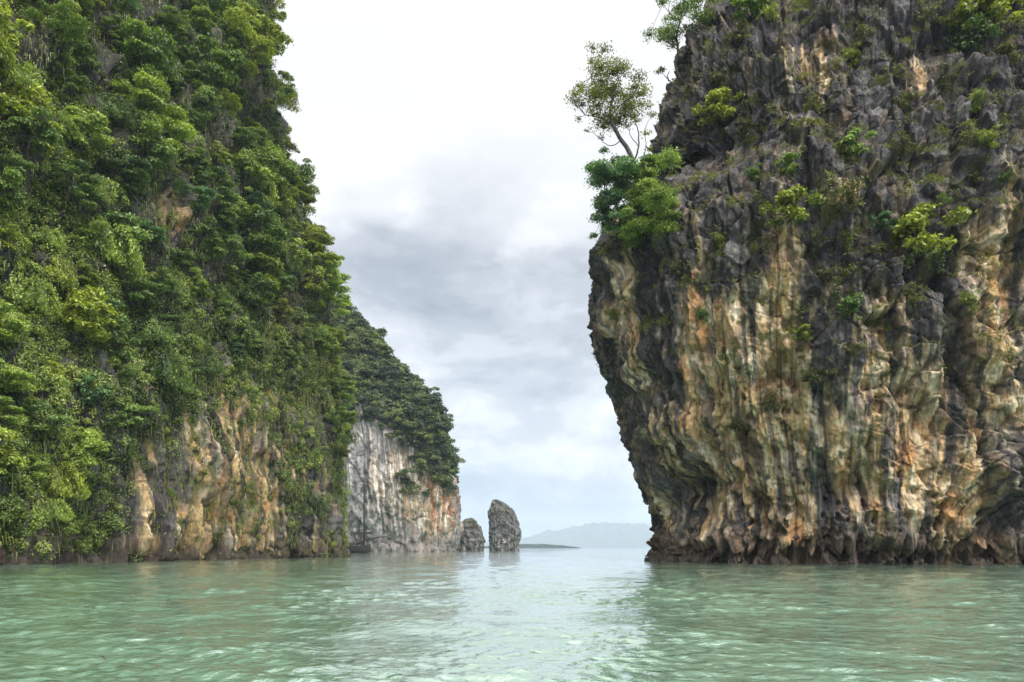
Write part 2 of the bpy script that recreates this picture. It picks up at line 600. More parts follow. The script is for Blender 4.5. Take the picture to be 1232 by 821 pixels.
# ---- the big overhanging rock on the right
def build_stack():
    tab = [(679, 776), (668, 779), (655, 785), (640, 784), (620, 783), (605, 779), (590, 772), (570, 763), (550, 757), (530, 748), (510, 744), (490, 742), (470, 734), (450, 725),
           (430, 718), (410, 712), (390, 709), (370, 708), (350, 708), (330, 709), (315, 711), (300, 720), (290, 735), (280, 762), (270, 782), (258, 794), (245, 796), (225, 786),
           (200, 780), (175, 785), (150, 794), (130, 803), (105, 817), (85, 830), (70, 842), (40, 858), (15, 884), (0, 898), (-60, 945), (-140, 1020)]
    dsil = 138.0
    zt = np.array([CAM_H + (HOR - a) / F * dsil for a, b in tab])
    pt = np.array([b for a, b in tab], float)
    ztop = 136.0
    nv, nu = 720, 760
    # rows denser below the frame's top
    z = np.concatenate([np.linspace(-2.0, 96, nv - 70), np.linspace(96.4, ztop, 70)])
    yf = np.interp(z, [-2, 0.3, 1.2, 3.5, 8, 14, 30, 50, 66, 82, 100, 120], [114.6, 115.0, 116.2, 113.8, 113.6, 112.6, 110.2, 110.4, 113.2, 116.6, 123, 134])
    target = np.interp(z, zt, pt)
    xL = (target - 616) / F * dsil
    xR, b, n = 128.0, 29.0, 2.5
    th = np.linspace(0, 2 * np.pi, 1600, endpoint=False)
    ct, st = np.cos(th), np.sin(th)
    ex = np.sign(ct) * np.abs(ct) ** (2 / n); ey = np.sign(st) * np.abs(st) ** (2 / n)
    for it in range(7):
        # fit each row's left end so that its outline falls where the rock's edge stands
        yy = (yf + b)[:, None] + b * ey[None]
        px = 616 + F * ((xL + xR)[:, None] / 2 + (xR - xL)[:, None] / 2 * ex[None]) / yy
        k = px.argmin(1)
        drow = yy[np.arange(nv), k]
        tp = np.array([a for a, _ in tab], float)
        target = np.interp(-(HOR - F * (z - CAM_H) / drow), -tp, pt)
        xL = xL + (target - px.min(1)) / F * drow
    unit = np.stack([ex, ey], 1)

    def wgt(m):
        xx = 75 + 52 * m[:, 0]; yy = m[:, 1]
        return np.where((yy < 0.35) & (xx < 78), 1.0, 0.12)
    # work in metres for spacing, on a middle row
    j = np.searchsorted(z, 40.0)
    ring = np.stack([(xL[j] + xR) / 2 + (xR - xL[j]) / 2 * ex, yf[j] + b + b * ey, ex, ey], 1)

    def wg(m):
        return np.where((m[:, 1] < yf[j] + b * 1.25) & (m[:, 0] < 80), 1.0, 0.10)
    ring = resample_closed(ring, wg, nu)
    ex, ey = ring[:, 2], ring[:, 3]
    P = np.zeros((nv, nu, 3))
    # cap: the last rows draw in to a blunt summit
    k = np.clip((z - (ztop - 14)) / 14, 0, 1)
    shrink = np.sqrt(np.clip(1 - k ** 2, 0, 1)) * 0.999 + 0.001
    P[..., 0] = (xL + xR)[:, None] / 2 + ((xR - xL) / 2 * shrink)[:, None] * ex[None]
    P[..., 1] = (yf + b)[:, None] + (b * shrink)[:, None] * ey[None]
    P[..., 2] = z[:, None]
    N = grid_normals(P)
    c0 = np.array([P[..., 0].mean(), P[..., 1].mean()])
    if ((P[j, :, :2] - c0) * N[j, :, :2]).sum() < 0:
        N = -N
    s = np.concatenate([[0], np.cumsum(np.linalg.norm(np.diff(ring[:, :2], axis=0), axis=1))])
    S = np.broadcast_to(s[None], (nv, nu)).astype(np.float32).copy()
    Z = np.broadcast_to(z[:, None], (nv, nu)).astype(np.float32).copy()
    tg2 = np.gradient(ring[:, :2], axis=0); tg2 /= np.maximum(np.linalg.norm(tg2, axis=1, keepdims=True), 1e-6)
    S += 0.85 * ((P[..., :2] - P[j:j + 1, :, :2]) * tg2[None]).sum(-1).astype(np.float32)      # so that flutes hang plumb
    X, Y = P[..., 0].astype(np.float32), P[..., 1].astype(np.float32)
    # front co-ordinates of the face in photograph units
    gx = 616 + F * X / np.maximum(Y, 60); gy = HOR - F * (Z - CAM_H) / np.clip(Y, 100, 135)
    up = sstep(24, 46, Z + 9 * noise3(S / 14, Z / 14, 0.2, 5) + 0.10 * (gx - 900))          # blocky upper half
    low = 1 - up
    edge = np.exp(-((gx - target[:, None]) / 40.0) ** 2)                                       # keep the outline near its place
    warp_s = S + 0.9 * noise3(S / 8, Z / 16, 0.9, 11)
    lean = 0.25 * (Z - 30) * sstep(1020, 1230, gx) * low                                           # flutes lean on the far right
    d = 2.2 * fbm(X / 19, Y / 19, Z / 22, 3, 21) * (1 - 0.65 * edge)
    d += 1.5 * (0.5 - np.abs(noise3((S + lean) / 6.5, Z / 38, 0.3, 31))) * (1 - 0.5 * edge)
    dr1 = drips(warp_s - lean, Z, 3.9, 19, 41)
    dr2 = drips(warp_s - lean, Z, 1.7, 10.5, 51)
    dr3 = drips(warp_s - lean, Z, 0.75, 6.0, 61)
    act = sstep(-0.35, 0.35, fbm(S / 9, Z / 14, 3.3 + 0 * S, 3, 65))
    d += (low * 0.9 + 0.12) * (2.1 * dr1 + (0.25 + 0.95 * act) * (1.05 * dr2 + 0.36 * dr3)) - 0.9 * low
    d += 0.25 * low * act * (0.4 - np.abs(noise3((warp_s - lean) / 0.75, Z / 9, 0.3, 66)))
    # solution pockets under sharp lips
    for sz, dp, sd in ((4.5, 2.6, 171), (2.0, 1.3, 175)):
        pz = fbm(S / sz, Z / (sz * 1.3), 0.4 + 0 * S, 3, sd)
        pu = fbm(S / sz, (Z + 0.5 * sz) / (sz * 1.3), 0.4 + 0 * S, 3, sd)
        d -= dp * low * (0.25 + 0.75 * sstep(800, 900, gx)) * sstep(0.16, 0.42, pz) * (0.6 + 0.4 * sstep(-0.1, 0.3, pu))
    b1, k1 = blocks(S, Z, 6.0, 71, 1.4)
    b2, k2 = blocks(S, Z, 2.6, 81, 1.3)
    b3, k3 = blocks(S, Z, 1.0, 91, 1.2)
    b5, k5 = blocks(S + 0.25 * Z, Z, 3.4, 75, 0.8)
    b0, k0 = blocks(S, Z, 11.0, 78, 1.5)
    bl = 0.12 + 0.88 * up + 0.4 * low * (1 - act)
    pt2 = sstep(-0.3, 0.4, fbm(S / 8, Z / 8, 1.3 + 0 * S, 3, 67))
    d += bl * (1.5 * b0 + 1.5 * b1 + 0.55 * b2 * (0.3 + 0.8 * pt2) + 0.15 * b3 * pt2 + 0.9 * b5 - 1.8 * k0 - 1.2 * k1 - 0.6 * k2 - 0.2 * k3 - 0.5 * k5)
    d += (0.35 + 0.65 * up) * 1.2 * ridged(S / 4.2, Z / 6.5, 0.3 + 0 * S, 5, 69) * (0.5 + 0.6 * (1 - pt2))
    d += 0.62 * fbm(X / 1.6, Y / 1.6, Z / 2.4, 4, 101, 0.65)
    foot = 1 - sstep(1.5, 6.5, Z)
    b4, k4 = blocks(S, Z, 1.7, 111, 0.9)
    b6, k6 = blocks(S, Z, 3.4, 115, 0.7)
    d += foot * (1.1 * b4 + 0.7 * b6 - 0.4 * k4 - 0.4 * k6 + 0.2)
    d -= 1.3 * np.exp(-((Z - 0.9) / 0.9) ** 2) * (0.6 + 0.8 * noise3(S / 4, 0, 0, 7))
    # hollows and the cave near the water
    hollow = gauss(gx, gy, [(814, 590, 19, 26, 8.0), (838, 572, 10, 34, 3.0), (845, 612, 18, 26, 2.6), (885, 535, 16, 36, 2.4), (905, 600, 14, 22, 1.8), (1105, 500, 20, 30, 2.2), (1160, 455, 26, 40, 2.6),
                        (980, 590, 14, 26, 1.8), (1060, 360, 30, 24, 2.0), (1120, 330, 40, 30, 2.4), (930, 470, 18, 40, 1.8), (1215, 300, 14, 60, 2.5), (820, 640, 10, 16, 1.5),
                        (1045, 590, 30, 14, 1.2), (1140, 30, 60, 26, 3.2), (1085, 190, 30, 30, 1.5), (1200, 640, 12, 40, 1.8), (1180, 560, 8, 60, 1.7)])
    d += gauss(gx, gy, [(880, 400, 34, 60, 1.6), (840, 430, 18, 60, 1.2), (800, 660, 30, 14, 1.4), (860, 640, 30, 22, 1.8), (1195, 330, 16, 110, 1.6), (925, 640, 30, 30, 0.9), (1000, 420, 20, 50, 1.2)])
    d *= np.clip((ztop - Z) / 10, 0, 1)
    Q = P + N * d[..., None]
    Q += (hollow * (1 + 0.5 * fbm(S / 2.5, Z / 4, 7.7 + 0 * S, 3, 68)))[..., None] * (np.array([0.15, 0.52, 0.0]) - 0.62 * N)
    Q[..., 2] = np.where(Z > -1.5, Q[..., 2], Z)
    # the relief eats into the rock's seaward edge: move that edge back to where it stands
    for _ in range(2):
        qx = 616 + F * Q[..., 0] / np.maximum(Q[..., 1], 60)
        off = (target - qx.min(1))
        off = np.where(z > 118, 0, off)
        off = np.convolve(np.pad(off, 7, 'edge'), np.ones(15) / 15, 'valid')
        Q[..., 0] += (off / F * drow)[:, None] * np.exp(-((qx - target[:, None]) / 130.0) ** 2)
    # colours: weathered grey above, tan and cream where the overhang stays dry, black streaks
    n1 = fbm(X / 9, Y / 9, Z / 14, 4, 201); n2 = fbm(warp_s / 2.2, Z / 16, 0.7 + 0 * S, 4, 211); n3 = fbm(S / 1.3, Z / 3.5, 2.2 + 0 * S, 4, 221)
    st1 = fbm((warp_s - lean) / 1.1, Z / 26, 0.1 + 0 * S, 4, 231); st2 = fbm((warp_s - lean) / 0.42, Z / 12, 0.6 + 0 * S, 3, 241)
    c = np.empty(P.shape, np.float32); c[:] = GREY
    c = lerp3(c, DARK, sstep(-0.15, 0.45, n1 + 0.6 * n3) * 0.75)
    c = lerp3(c, PALE, sstep(0.2, 0.75, n3 * 0.8 + n2 * 0.7) * 0.6)
    c = lerp3(c, (0.20, 0.145, 0.085), sstep(0.05, 0.45, fbm(S / 3.5, Z / 5, 6.1 + 0 * S, 4, 205)) * 0.55)
    c = lerp3(c, (0.185, 0.172, 0.168), sstep(0.15, 0.5, fbm(S / 6, Z / 8, 8.1 + 0 * S, 3, 207)) * 0.42)
    warm = gauss(gx, gy, [(895, 470, 75, 120, 0.75), (850, 400, 30, 60, 0.35), (740, 360, 14, 60, 0.55), (762, 430, 24, 90, 0.40), (800, 540, 26, 50, 0.35), (840, 480, 24, 60, 0.3), (945, 85, 26, 40, 0.7), (985, 80, 22, 50, 0.5), (1005, 250, 18, 16, 0.7),
                          (1060, 540, 170, 130, 0.42), (1140, 560, 80, 110, 0.35), (1200, 330, 34, 120, 0.75), (900, 640, 120, 60, 0.35), (945, 330, 16, 70, 0.55), (1120, 90, 30, 26, 0.35), (840, 300, 30, 30, 0.25), (1050, 430, 60, 50, 0.15),
                          (1085, 235, 14, 18, 0.35), (960, 300, 30, 40, 0.2)])
    wm = sstep(0.26, 0.60, warm + 0.44 * n2 + 0.26 * n3 + 0.25 * n1)
    tanc = np.empty(P.shape, np.float32); tanc[:] = TAN
    tanc = lerp3(tanc, CREAM, sstep(-0.05, 0.4, n3 + 0.5 * st2) * 0.95)
    tanc = lerp3(tanc, ORANGE, sstep(0.12, 0.6, fbm(S / 4, Z / 7, 9.1 + 0 * S, 3, 251)) * 0.75)
    tanc = lerp3(tanc, PALE, sstep(0.15, 0.6, fbm(S / 2.0, Z / 10, 4.4 + 0 * S, 3, 261)) * 0.6)
    c = c + (tanc - c) * wm[..., None]
    c = lerp3(c, (0.33, 0.33, 0.345), sstep(0.22, 0.5, st2) * 0.35 * low)
    dark = sstep(0.08, 0.25, st1 + 0.35 * st2) * (0.68 + 0.25 * (1 - wm))
    c = lerp3(c, DARK, np.clip(dark, 0, 1))
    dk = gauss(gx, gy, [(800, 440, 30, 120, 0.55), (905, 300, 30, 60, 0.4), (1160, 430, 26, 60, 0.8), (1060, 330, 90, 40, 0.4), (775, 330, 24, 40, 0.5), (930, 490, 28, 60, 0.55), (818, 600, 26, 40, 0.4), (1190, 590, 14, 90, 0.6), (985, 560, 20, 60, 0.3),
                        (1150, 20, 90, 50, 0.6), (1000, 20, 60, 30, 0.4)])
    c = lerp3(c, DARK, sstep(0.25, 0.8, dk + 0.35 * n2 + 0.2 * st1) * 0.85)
    c = lerp3(c, MOSS, sstep(0.2, 0.6, fbm(X / 3, Y / 3, Z / 4, 4, 271) + 0.2 * up - 0.1) * 0.55 * (0.06 + 0.94 * up))
    c = lerp3(c, BROWN, (1 - sstep(1.5, 7.0, Z + 1.5 * n3)) * 0.62)
    c = lerp3(c, (0.05, 0.042, 0.035), (1 - sstep(0.5, 2.0, Z + 0.5 * n3)) * 0.85)
    me = grid_mesh('cliff', Q, M_ROCK, True)
    attr_c(me, 'col', c)
    o = add_obj('cliff', me)
    tag(o, 'huge grey and tan limestone rock overhanging the sea, nearly bare of trees', 'cliff', kind='structure')
    return o, Q, c


STACK, STACK_P, _ = build_stack()


# ---- the jungle cliff on the left
def build_jungle_cliff():
    ctrl = [(-98, 36), (-84, 72), (-74, 106), (-70, 135), (-64, 165), (-56, 195), (-48.0, 216), (-54, 238), (-78, 264), (-135, 278), (-195, 205), (-195, 80), (-155, 22)]
    curve = catmull_closed(ctrl, 60)

    def wg(m):
        return np.where((m[:, 0] > -92) & (m[:, 1] > 84) & (m[:, 1] < 246), 1.0, 0.14)
    ring = resample_closed(curve, wg, 760)
    nv = 560
    ztop = 178.0
    z = np.concatenate([np.linspace(-2, 60, 300), np.linspace(60.35, ztop, nv - 300)])
    tn = np.roll(ring, -1, 0) - np.roll(ring, 1, 0)
    tn = np.stack([np.convolve(np.r_[tn[-15:, k], tn[:, k], tn[:15, k]], np.ones(31) / 31, 'valid') for k in range(2)], 1)
    nrm = np.stack([tn[:, 1], -tn[:, 0]], 1)
    nrm /= np.linalg.norm(nrm, axis=1, keepdims=True)
    if ((ring - ring.mean(0)) * nrm).sum() < 0:
        nrm = -nrm
    near = 1 - sstep(110, 190, ring[:, 1])                       # the nearer end leans back more
    sb = np.zeros((nv, len(ring)))
    zf = np.interp(z, [-2, 0.4, 1.3, 4, 10, 18, 50, 72, 110, 150, ztop - 12, ztop], [0.3, 0.5, 1.6, 0.0, -0.6, -0.3, 1.5, 3.5, 13.5, 24.0, 32, 44])
    zn = np.interp(z, [-2, 0.4, 1.3, 4, 10, 25, 50, 80, 120, ztop - 12, ztop], [0.3, 0.5, 1.6, 0.0, -0.2, 1.5, 7, 13, 21, 32, 44])
    sb = zf[:, None] * (1 - near)[None] + zn[:, None] * near[None]
    P = np.zeros((nv, len(ring), 3))
    P[..., :2] = ring[None] - nrm[None] * sb[..., None]
    P[..., 2] = z[:, None]
    # summit: draw the last rows in
    k = np.clip((z - (ztop - 10)) / 10, 0, 1)[:, None, None]
    cen = np.array([-125.0, 150.0])
    P[..., :2] = cen + (P[..., :2] - cen) * (np.sqrt(np.clip(1 - k ** 2, 0, 1)) * 0.999 + 0.001)
    N = grid_normals(P)
    mid = nv // 3
    if (N[mid, :, :2] * nrm).sum() < 0:
        N = -N
    s = np.concatenate([[0], np.cumsum(np.linalg.norm(np.diff(ring, axis=0), axis=1))])
    S = np.broadcast_to(s[None], P.shape[:2]).astype(np.float32).copy()
    Z = P[..., 2].astype(np.float32); X = P[..., 0].astype(np.float32); Y = P[..., 1].astype(np.float32)
    up = sstep(26, 48, Z + 8 * noise3(S / 14, Z / 14, 0.2, 305))
    low = 1 - up
    warp_s = S + 1.0 * noise3(S / 9, Z / 18, 0.9, 311)
    d = 3.6 * fbm(X / 24, Y / 24, Z / 30, 3, 321)
    d += 2.2 * (0.5 - np.abs(noise3(S / 10, Z / 50, 0.3, 331)))
    d += (0.35 + 0.65 * up) * (4.2 * fbm(S / 11, Z / 13, 0.4 + 0 * S, 3, 336) + 3.0 * (0.3 - np.abs(noise3(S / 13, Z / 45, 4.3, 337))))
    d += 0.9 * ridged(S / 3.0, Z / 7, 0.3 + 0 * S, 5, 338)
    d += (low * 0.95 + 0.15) * (2.9 * drips(warp_s, Z, 4.6, 34, 341) + 1.5 * drips(warp_s, Z, 1.9, 22, 351) + 0.6 * drips(warp_s, Z, 0.8, 12, 361)) - low
    b1, k1 = blocks(S, Z, 5.0, 371, 1.5)
    b2, k2 = blocks(S, Z, 1.8, 381, 1.3)
    d += (0.35 + 0.65 * up) * (1.4 * b1 + 0.7 * b2 - 0.7 * k1 - 0.25 * k2)
    d += 0.5 * fbm(X / 1.7, Y / 1.7, Z / 2.8, 3, 391, 0.6) + 0.7 * low * ridged(S / 1.6, Z / 6, 1.3 + 0 * S, 3, 392)
    d += low * (0.5 * blocks(S, Z, 2.6, 393, 2.2)[0])
    foot = 1 - sstep(1.5, 6.0, Z)
    b4, k4 = blocks(S, Z, 1.9, 411, 0.9)
    d += foot * (1.0 * b4 - 0.4 * k4)
    d *= np.clip((ztop - Z) / 10, 0, 1)
    Q = P + N * d[..., None]
    # settle the seaward corner where it stands, leaving room for the foliage on it
    tpy = np.array([-140, -60, 0, 65, 110, 165, 200, 250, 290, 345, 420, 500, 600, 680.]); tpx = np.array([300, 322, 330, 318, 338, 346, 332, 360, 384, 397, 404, 410, 414, 418.])
    for _ in range(2):
        qx, qy = project(Q)
        m = np.where(Q[..., 1] < 245, qx, -1e9)
        kk = m.argmax(1); rr = np.arange(nv)
        tg = np.interp(qy[rr, kk], tpy, tpx)
        off = np.where(z < 160, tg - m[rr, kk], 0)
        off = np.convolve(np.pad(off, 9, 'edge'), np.ones(19) / 19, 'valid')
        Q[..., 0] += (off * Q[rr, kk, 1] / F)[:, None] * np.exp(-((qx - tg[:, None]) / 110.0) ** 2)
    gx, gy = project(Q)
    n2 = fbm(warp_s / 2.6, Z / 18, 0.7 + 0 * S, 4, 421); n3 = fbm(S / 1.5, Z / 4.0, 2.2 + 0 * S, 4, 431)
    st1 = fbm(warp_s / 1.3, Z / 30, 0.1 + 0 * S, 4, 441); st2 = fbm(warp_s / 0.55, Z / 14, 0.6 + 0 * S, 3, 451)
    c = np.empty(P.shape, np.float32); c[:] = (0.105, 0.098, 0.096)
    c = lerp3(c, DARK, sstep(-0.1, 0.45, n3 + 0.4 * n2) * 0.8)
    c = lerp3(c, PALE, sstep(0.2, 0.7, n3 * 0.8 + n2 * 0.7) * 0.55)
    warm = gauss(gx, gy, [(262, 600, 58, 90, 0.78), (172, 600, 22, 90, 0.5), (340, 570, 60, 80, 0.32), (190, 470, 20, 40, 0.2), (400, 430, 22, 60, 0.55), (305, 500, 50, 60, 0.4), (60, 610, 40, 40, 0.15),
                          (205, 255, 26, 34, 0.6), (300, 80, 14, 30, 0.3), (88, 450, 8, 30, 0.5), (380, 620, 40, 50, 0.15), (280, 660, 140, 20, 0.3)])
    wm = sstep(0.30, 0.58, warm - 0.06 + 0.34 * n2 + 0.24 * n3 + 0.55 * fbm(warp_s / 1.7, Z / 24, 5.7 + 0 * S, 3, 446))
    tanc = np.empty(P.shape, np.float32); tanc[:] = TAN
    tanc = lerp3(tanc, CREAM, sstep(0.05, 0.55, n3 + 0.5 * st2) * 0.8)
    tanc = lerp3(tanc, ORANGE, sstep(0.1, 0.6, fbm(S / 4, Z / 7, 9.1 + 0 * S, 3, 461)) * 0.8)
    tanc = lerp3(tanc, PALE, sstep(0.1, 0.5, fbm(S / 2.0, Z / 12, 4.4 + 0 * S, 3, 471)) * 0.7)
    c = c + (tanc - c) * wm[..., None]
    c = lerp3(c, DARK, np.clip(sstep(0.0, 0.20, st1 + 0.3 * st2) * (0.72 + 0.23 * (1 - wm)), 0, 1))
    c = lerp3(c, (0.040, 0.040, 0.022), sstep(-0.5, 0.2, fbm(X / 4, Y / 4, Z / 5, 4, 481) + 0.45 * up - 0.3) * 0.8 * (1 - 0.8 * wm))  # mossy rock, darkened further to paint shade into the gaps between trees
    c = lerp3(c, BROWN, (1 - sstep(1.5, 7.0, Z + 1.5 * n3)) * 0.6)
    c = lerp3(c, (0.045, 0.04, 0.034), (1 - sstep(0.5, 1.6, Z + 0.4 * n3)) * 0.8)
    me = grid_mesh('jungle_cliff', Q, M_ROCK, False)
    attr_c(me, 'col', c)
    o = add_obj('cliff', me)
    tag(o, 'tall limestone cliff cloaked in jungle, bare streaked rock along its foot', 'cliff', kind='structure')
    return o, Q, s


JUNGLE, JUNGLE_P, JUNGLE_S = build_jungle_cliff()


# ---- the wooded headland behind it
def build_headland():
    tab = [(0, 1.0), (36, 1.0), (50, .975), (68, .95), (90, .865), (104, .75), (118, .62), (139, .49), (156, .32), (172, .0)]
    ztop = 172.0
    foot = catmull_closed([(-36, 487), (-52, 470), (-80, 466), (-115, 476), (-185, 500), (-235, 560), (-220, 640), (-140, 665), (-72, 620), (-42, 540)], 60)
    cen = np.array([-140.0, 560.0])

    def wg(m):
        return np.where((m[:, 1] < 545) & (m[:, 0] > -130), 1.0, 0.2)
    ring = resample_closed(foot, wg, 420)
    z = np.linspace(-2, ztop, 380)
    k = np.interp(z, [a for a, b in tab], [b for a, b in tab])
    k = np.maximum(k, 0.002)
    P = np.zeros((len(z), len(ring), 3))
    P[..., :2] = cen + (ring - cen)[None] * k[:, None, None]
    P[..., 2] = z[:, None]
    N = grid_normals(P)
    if ((ring - cen) * N[100, :, :2]).sum() < 0:
        N = -N
    s = np.concatenate([[0], np.cumsum(np.linalg.norm(np.diff(ring, axis=0), axis=1))])
    S = np.broadcast_to(s[None], P.shape[:2]).astype(np.float32).copy()
    Z = P[..., 2].astype(np.float32); X = P[..., 0].astype(np.float32); Y = P[..., 1].astype(np.float32)
    warp_s = S + 2.5 * noise3(S / 12, Z / 20, 0.9, 511)
    gx, gy = project(P)
    yline = np.interp(gx, [400, 420, 450, 490, 520, 548, 565], [470, 482, 490, 532, 560, 584, 615]).astype(np.float32)
    yb = yline + 12 * noise3(S / 9, Z / 14, 0.3, 505)
    wood = sstep(6, -10, gy - yb)                             # 1 on the forested slope
    rock = 1 - wood
    d = 4.5 * fbm(X / 34, Y / 34, Z / 40, 3, 521) * (1 - 0.6 * np.exp(-((gx - 556) / 14) ** 2))
    d += rock * (3.0 * drips(warp_s, Z, 7, 40, 541) + 1.6 * drips(warp_s, Z, 2.8, 20, 551) - 1.0)
    b1, k1 = blocks(S, Z, 9.0, 571, 1.8)
    b2, k2 = blocks(S, Z, 3.2, 581, 1.5)
    d += rock * (1.6 * b1 + 0.8 * b2 - 1.0 * k1 - 0.4 * k2) + wood * 2.5 * fbm(X / 9, Y / 9, Z / 9, 3, 591)
    d += 0.8 * fbm(X / 4, Y / 4, Z / 6, 3, 595)
    d -= rock * gauss(gx, gy, [(510, 654, 5, 6, 3), (474, 651, 7, 5, 2.5)])
    d *= np.clip((ztop - Z) / 12, 0, 1)
    Q = P + N * d[..., None]
    n2 = fbm(warp_s / 3.6, Z / 40, 0.7 + 0 * S, 4, 601); n3 = fbm(S / 3, Z / 8, 2.2 + 0 * S, 4, 611)
    st1 = fbm(warp_s / 2.2, Z / 70, 0.1 + 0 * S, 4, 621); st2 = fbm(warp_s / 1.1, Z / 40, 0.6 + 0 * S, 3, 631)
    c = np.empty(P.shape, np.float32); c[:] = (0.25, 0.24, 0.232)
    c = lerp3(c, DARK, sstep(-0.05, 0.5, n3 + 0.4 * n2) * 0.6)
    warm = gauss(gx, gy, [(500, 590, 46, 60, 0.6), (528, 620, 22, 50, 0.5), (440, 510, 30, 26, 0.35), (470, 560, 40, 50, 0.2)])
    wm = sstep(0.2, 0.6, warm + 0.35 * n2 + 0.2 * n3)
    tanc = np.empty(P.shape, np.float32); tanc[:] = (0.33, 0.25, 0.17)
    tanc = lerp3(tanc, (0.36, 0.15, 0.06), sstep(0.10, 0.5, fbm(S / 5, Z / 50, 9.1 + 0 * S, 3, 641) + 0.010 * (gx - 515)) * 0.85)
    tanc = lerp3(tanc, (0.78, 0.75, 0.70), sstep(0.10, 0.34, st2) * 0.9)
    c = c + (tanc - c) * wm[..., None]
    c = lerp3(c, (0.50, 0.48, 0.46), sstep(0.24, 0.48, st2 + 0.2 * n2) * 0.65)
    c = lerp3(c, (0.05, 0.048, 0.05), sstep(0.02, 0.30, st1 + 0.3 * n3) * (0.80 - 0.35 * wm) * (1 - 0.6 * sstep(475, 440, gx) * sstep(590, 625, gy)))
    c = lerp3(c, (0.05, 0.048, 0.048), sstep(18, 0, gy - yline) * 0.5 * sstep(-0.2, 0.3, n2))
    c = lerp3(c, (0.030, 0.042, 0.015), wood * 0.9)
    c = lerp3(c, (0.17, 0.15, 0.14), (1 - sstep(2, 14, Z + 5 * n3)) * 0.7)
    me = grid_mesh('headland', Q, M_ROCK_FAR, False)
    attr_c(me, 'col', c)
    o = add_obj('cliff', me)
    tag(o, 'pale headland cliff streaked white and orange, dark forest over its sloping top', 'cliff', kind='structure')
    return Q, wood, N


HEAD_P, HEAD_WOOD, HEAD_N = build_headland()


def small_stack(name, dist, prof, seed, label, depth=0.8, green=0.5):
    """an islet from its outline: prof = rows (py, px left, px right) at a distance"""
    prof = sorted(prof, key=lambda a: -a[0])
    zz = np.array([CAM_H + (HOR - a[0]) / F * dist for a in prof])
    xl = np.array([(a[1] - 616) / F * dist for a in prof]); xr = np.array([(a[2] - 616) / F * dist for a in prof])
    z = np.linspace(-1.5, zz[-1], 130)
    l = np.interp(z, zz, xl); r = np.interp(z, zz, xr)
    th = np.linspace(0, 2 * np.pi, 150, endpoint=False)
    P = np.zeros((len(z), len(th), 3))
    n = 2.6
    ex = np.sign(np.cos(th)) * np.abs(np.cos(th)) ** (2 / n); ey = np.sign(np.sin(th)) * np.abs(np.sin(th)) ** (2 / n)
    k = np.clip((z - (zz[-1] - 0.7)) / 0.7, 0, 1)
    sh = np.sqrt(np.clip(1 - k * k, 0, 1)) * 0.99 + 0.01
    P[..., 0] = (l + r)[:, None] / 2 + ((r - l) / 2 * sh)[:, None] * ex
    P[..., 1] = dist + ((r - l) / 2 * depth * sh)[:, None] * ey
    P[..., 2] = z[:, None]
    N = grid_normals(P)
    if (N[30, :, 0] * ex).sum() < 0:
        N = -N
    X, Y, Z = (P[..., i].astype(np.float32) for i in range(3))
    S = np.broadcast_to((th * (xr[0] - xl[0]) / 2)[None], P.shape[:2]).astype(np.float32).copy()
    b1, k1 = blocks(S, Z, 4.5, seed, 1.5)
    b2, k2 = blocks(S, Z, 1.8, seed + 1, 1.5)
    d = 1.1 * fbm(X / 8, Y / 8, Z / 10, 3, seed + 2) + 0.9 * b1 + 0.5 * b2 - 0.5 * k1 - 0.3 * k2 + 0.4 * fbm(X / 2.5, Y / 2.5, Z / 4, 3, seed + 5) + 1.0 * drips(S, Z, 3, 14, seed + 8) - 0.5
    d += 1.2 * ridged(S / 5, Z / 8, 0.3 + 0 * S, 4, seed + 40)
    d *= 1.0 * np.clip((zz[-1] + 1 - Z) / 4, 0.6, 1)
    Q = P + N * d[..., None]
    n3 = fbm(S / 2.2, Z / 5, 0.1 + 0 * S, 4, seed + 20)
    c = np.empty(P.shape, np.float32); c[:] = (0.105, 0.10, 0.102)
    c = lerp3(c, DARK, sstep(0.0, 0.5, n3))
    c = lerp3(c, (0.30, 0.27, 0.25), sstep(0.15, 0.6, -n3 + 0.2) * (1 - sstep(5, 24, Z)) * 0.8)
    c = lerp3(c, (0.05, 0.055, 0.022), sstep(0.0, 0.5, fbm(X / 4, Y / 4, Z / 4, 3, seed + 30) + sstep(zz[-1] * 0.5, zz[-1], Z) * 0.5) * green)
    me = grid_mesh(name, Q, M_ROCK_FAR, False)
    attr_c(me, 'col', c)
    o = add_obj(name, me)
    tag(o, label, 'rock')
    return Q


small_stack('rock_islet', 690, [(661, 589, 624), (650, 588.5, 625), (640, 589, 626), (632, 589, 624), (622, 588.5, 620), (616, 588.5, 618), (612, 589, 615), (609, 590.5, 609), (605.5, 591.5, 604), (602, 594, 597.5)], 701,
            'lone dark grey sea stack standing in the open channel, top slanting down')
small_stack('rock_outcrop', 600, [(662, 552, 582), (650, 552, 582), (642, 553, 580), (634, 553, 577), (628, 556, 573), (624.5, 560, 568)], 731,
            'low dark rock outcrop at the tip of the streaked headland', 1.0, 0.8)


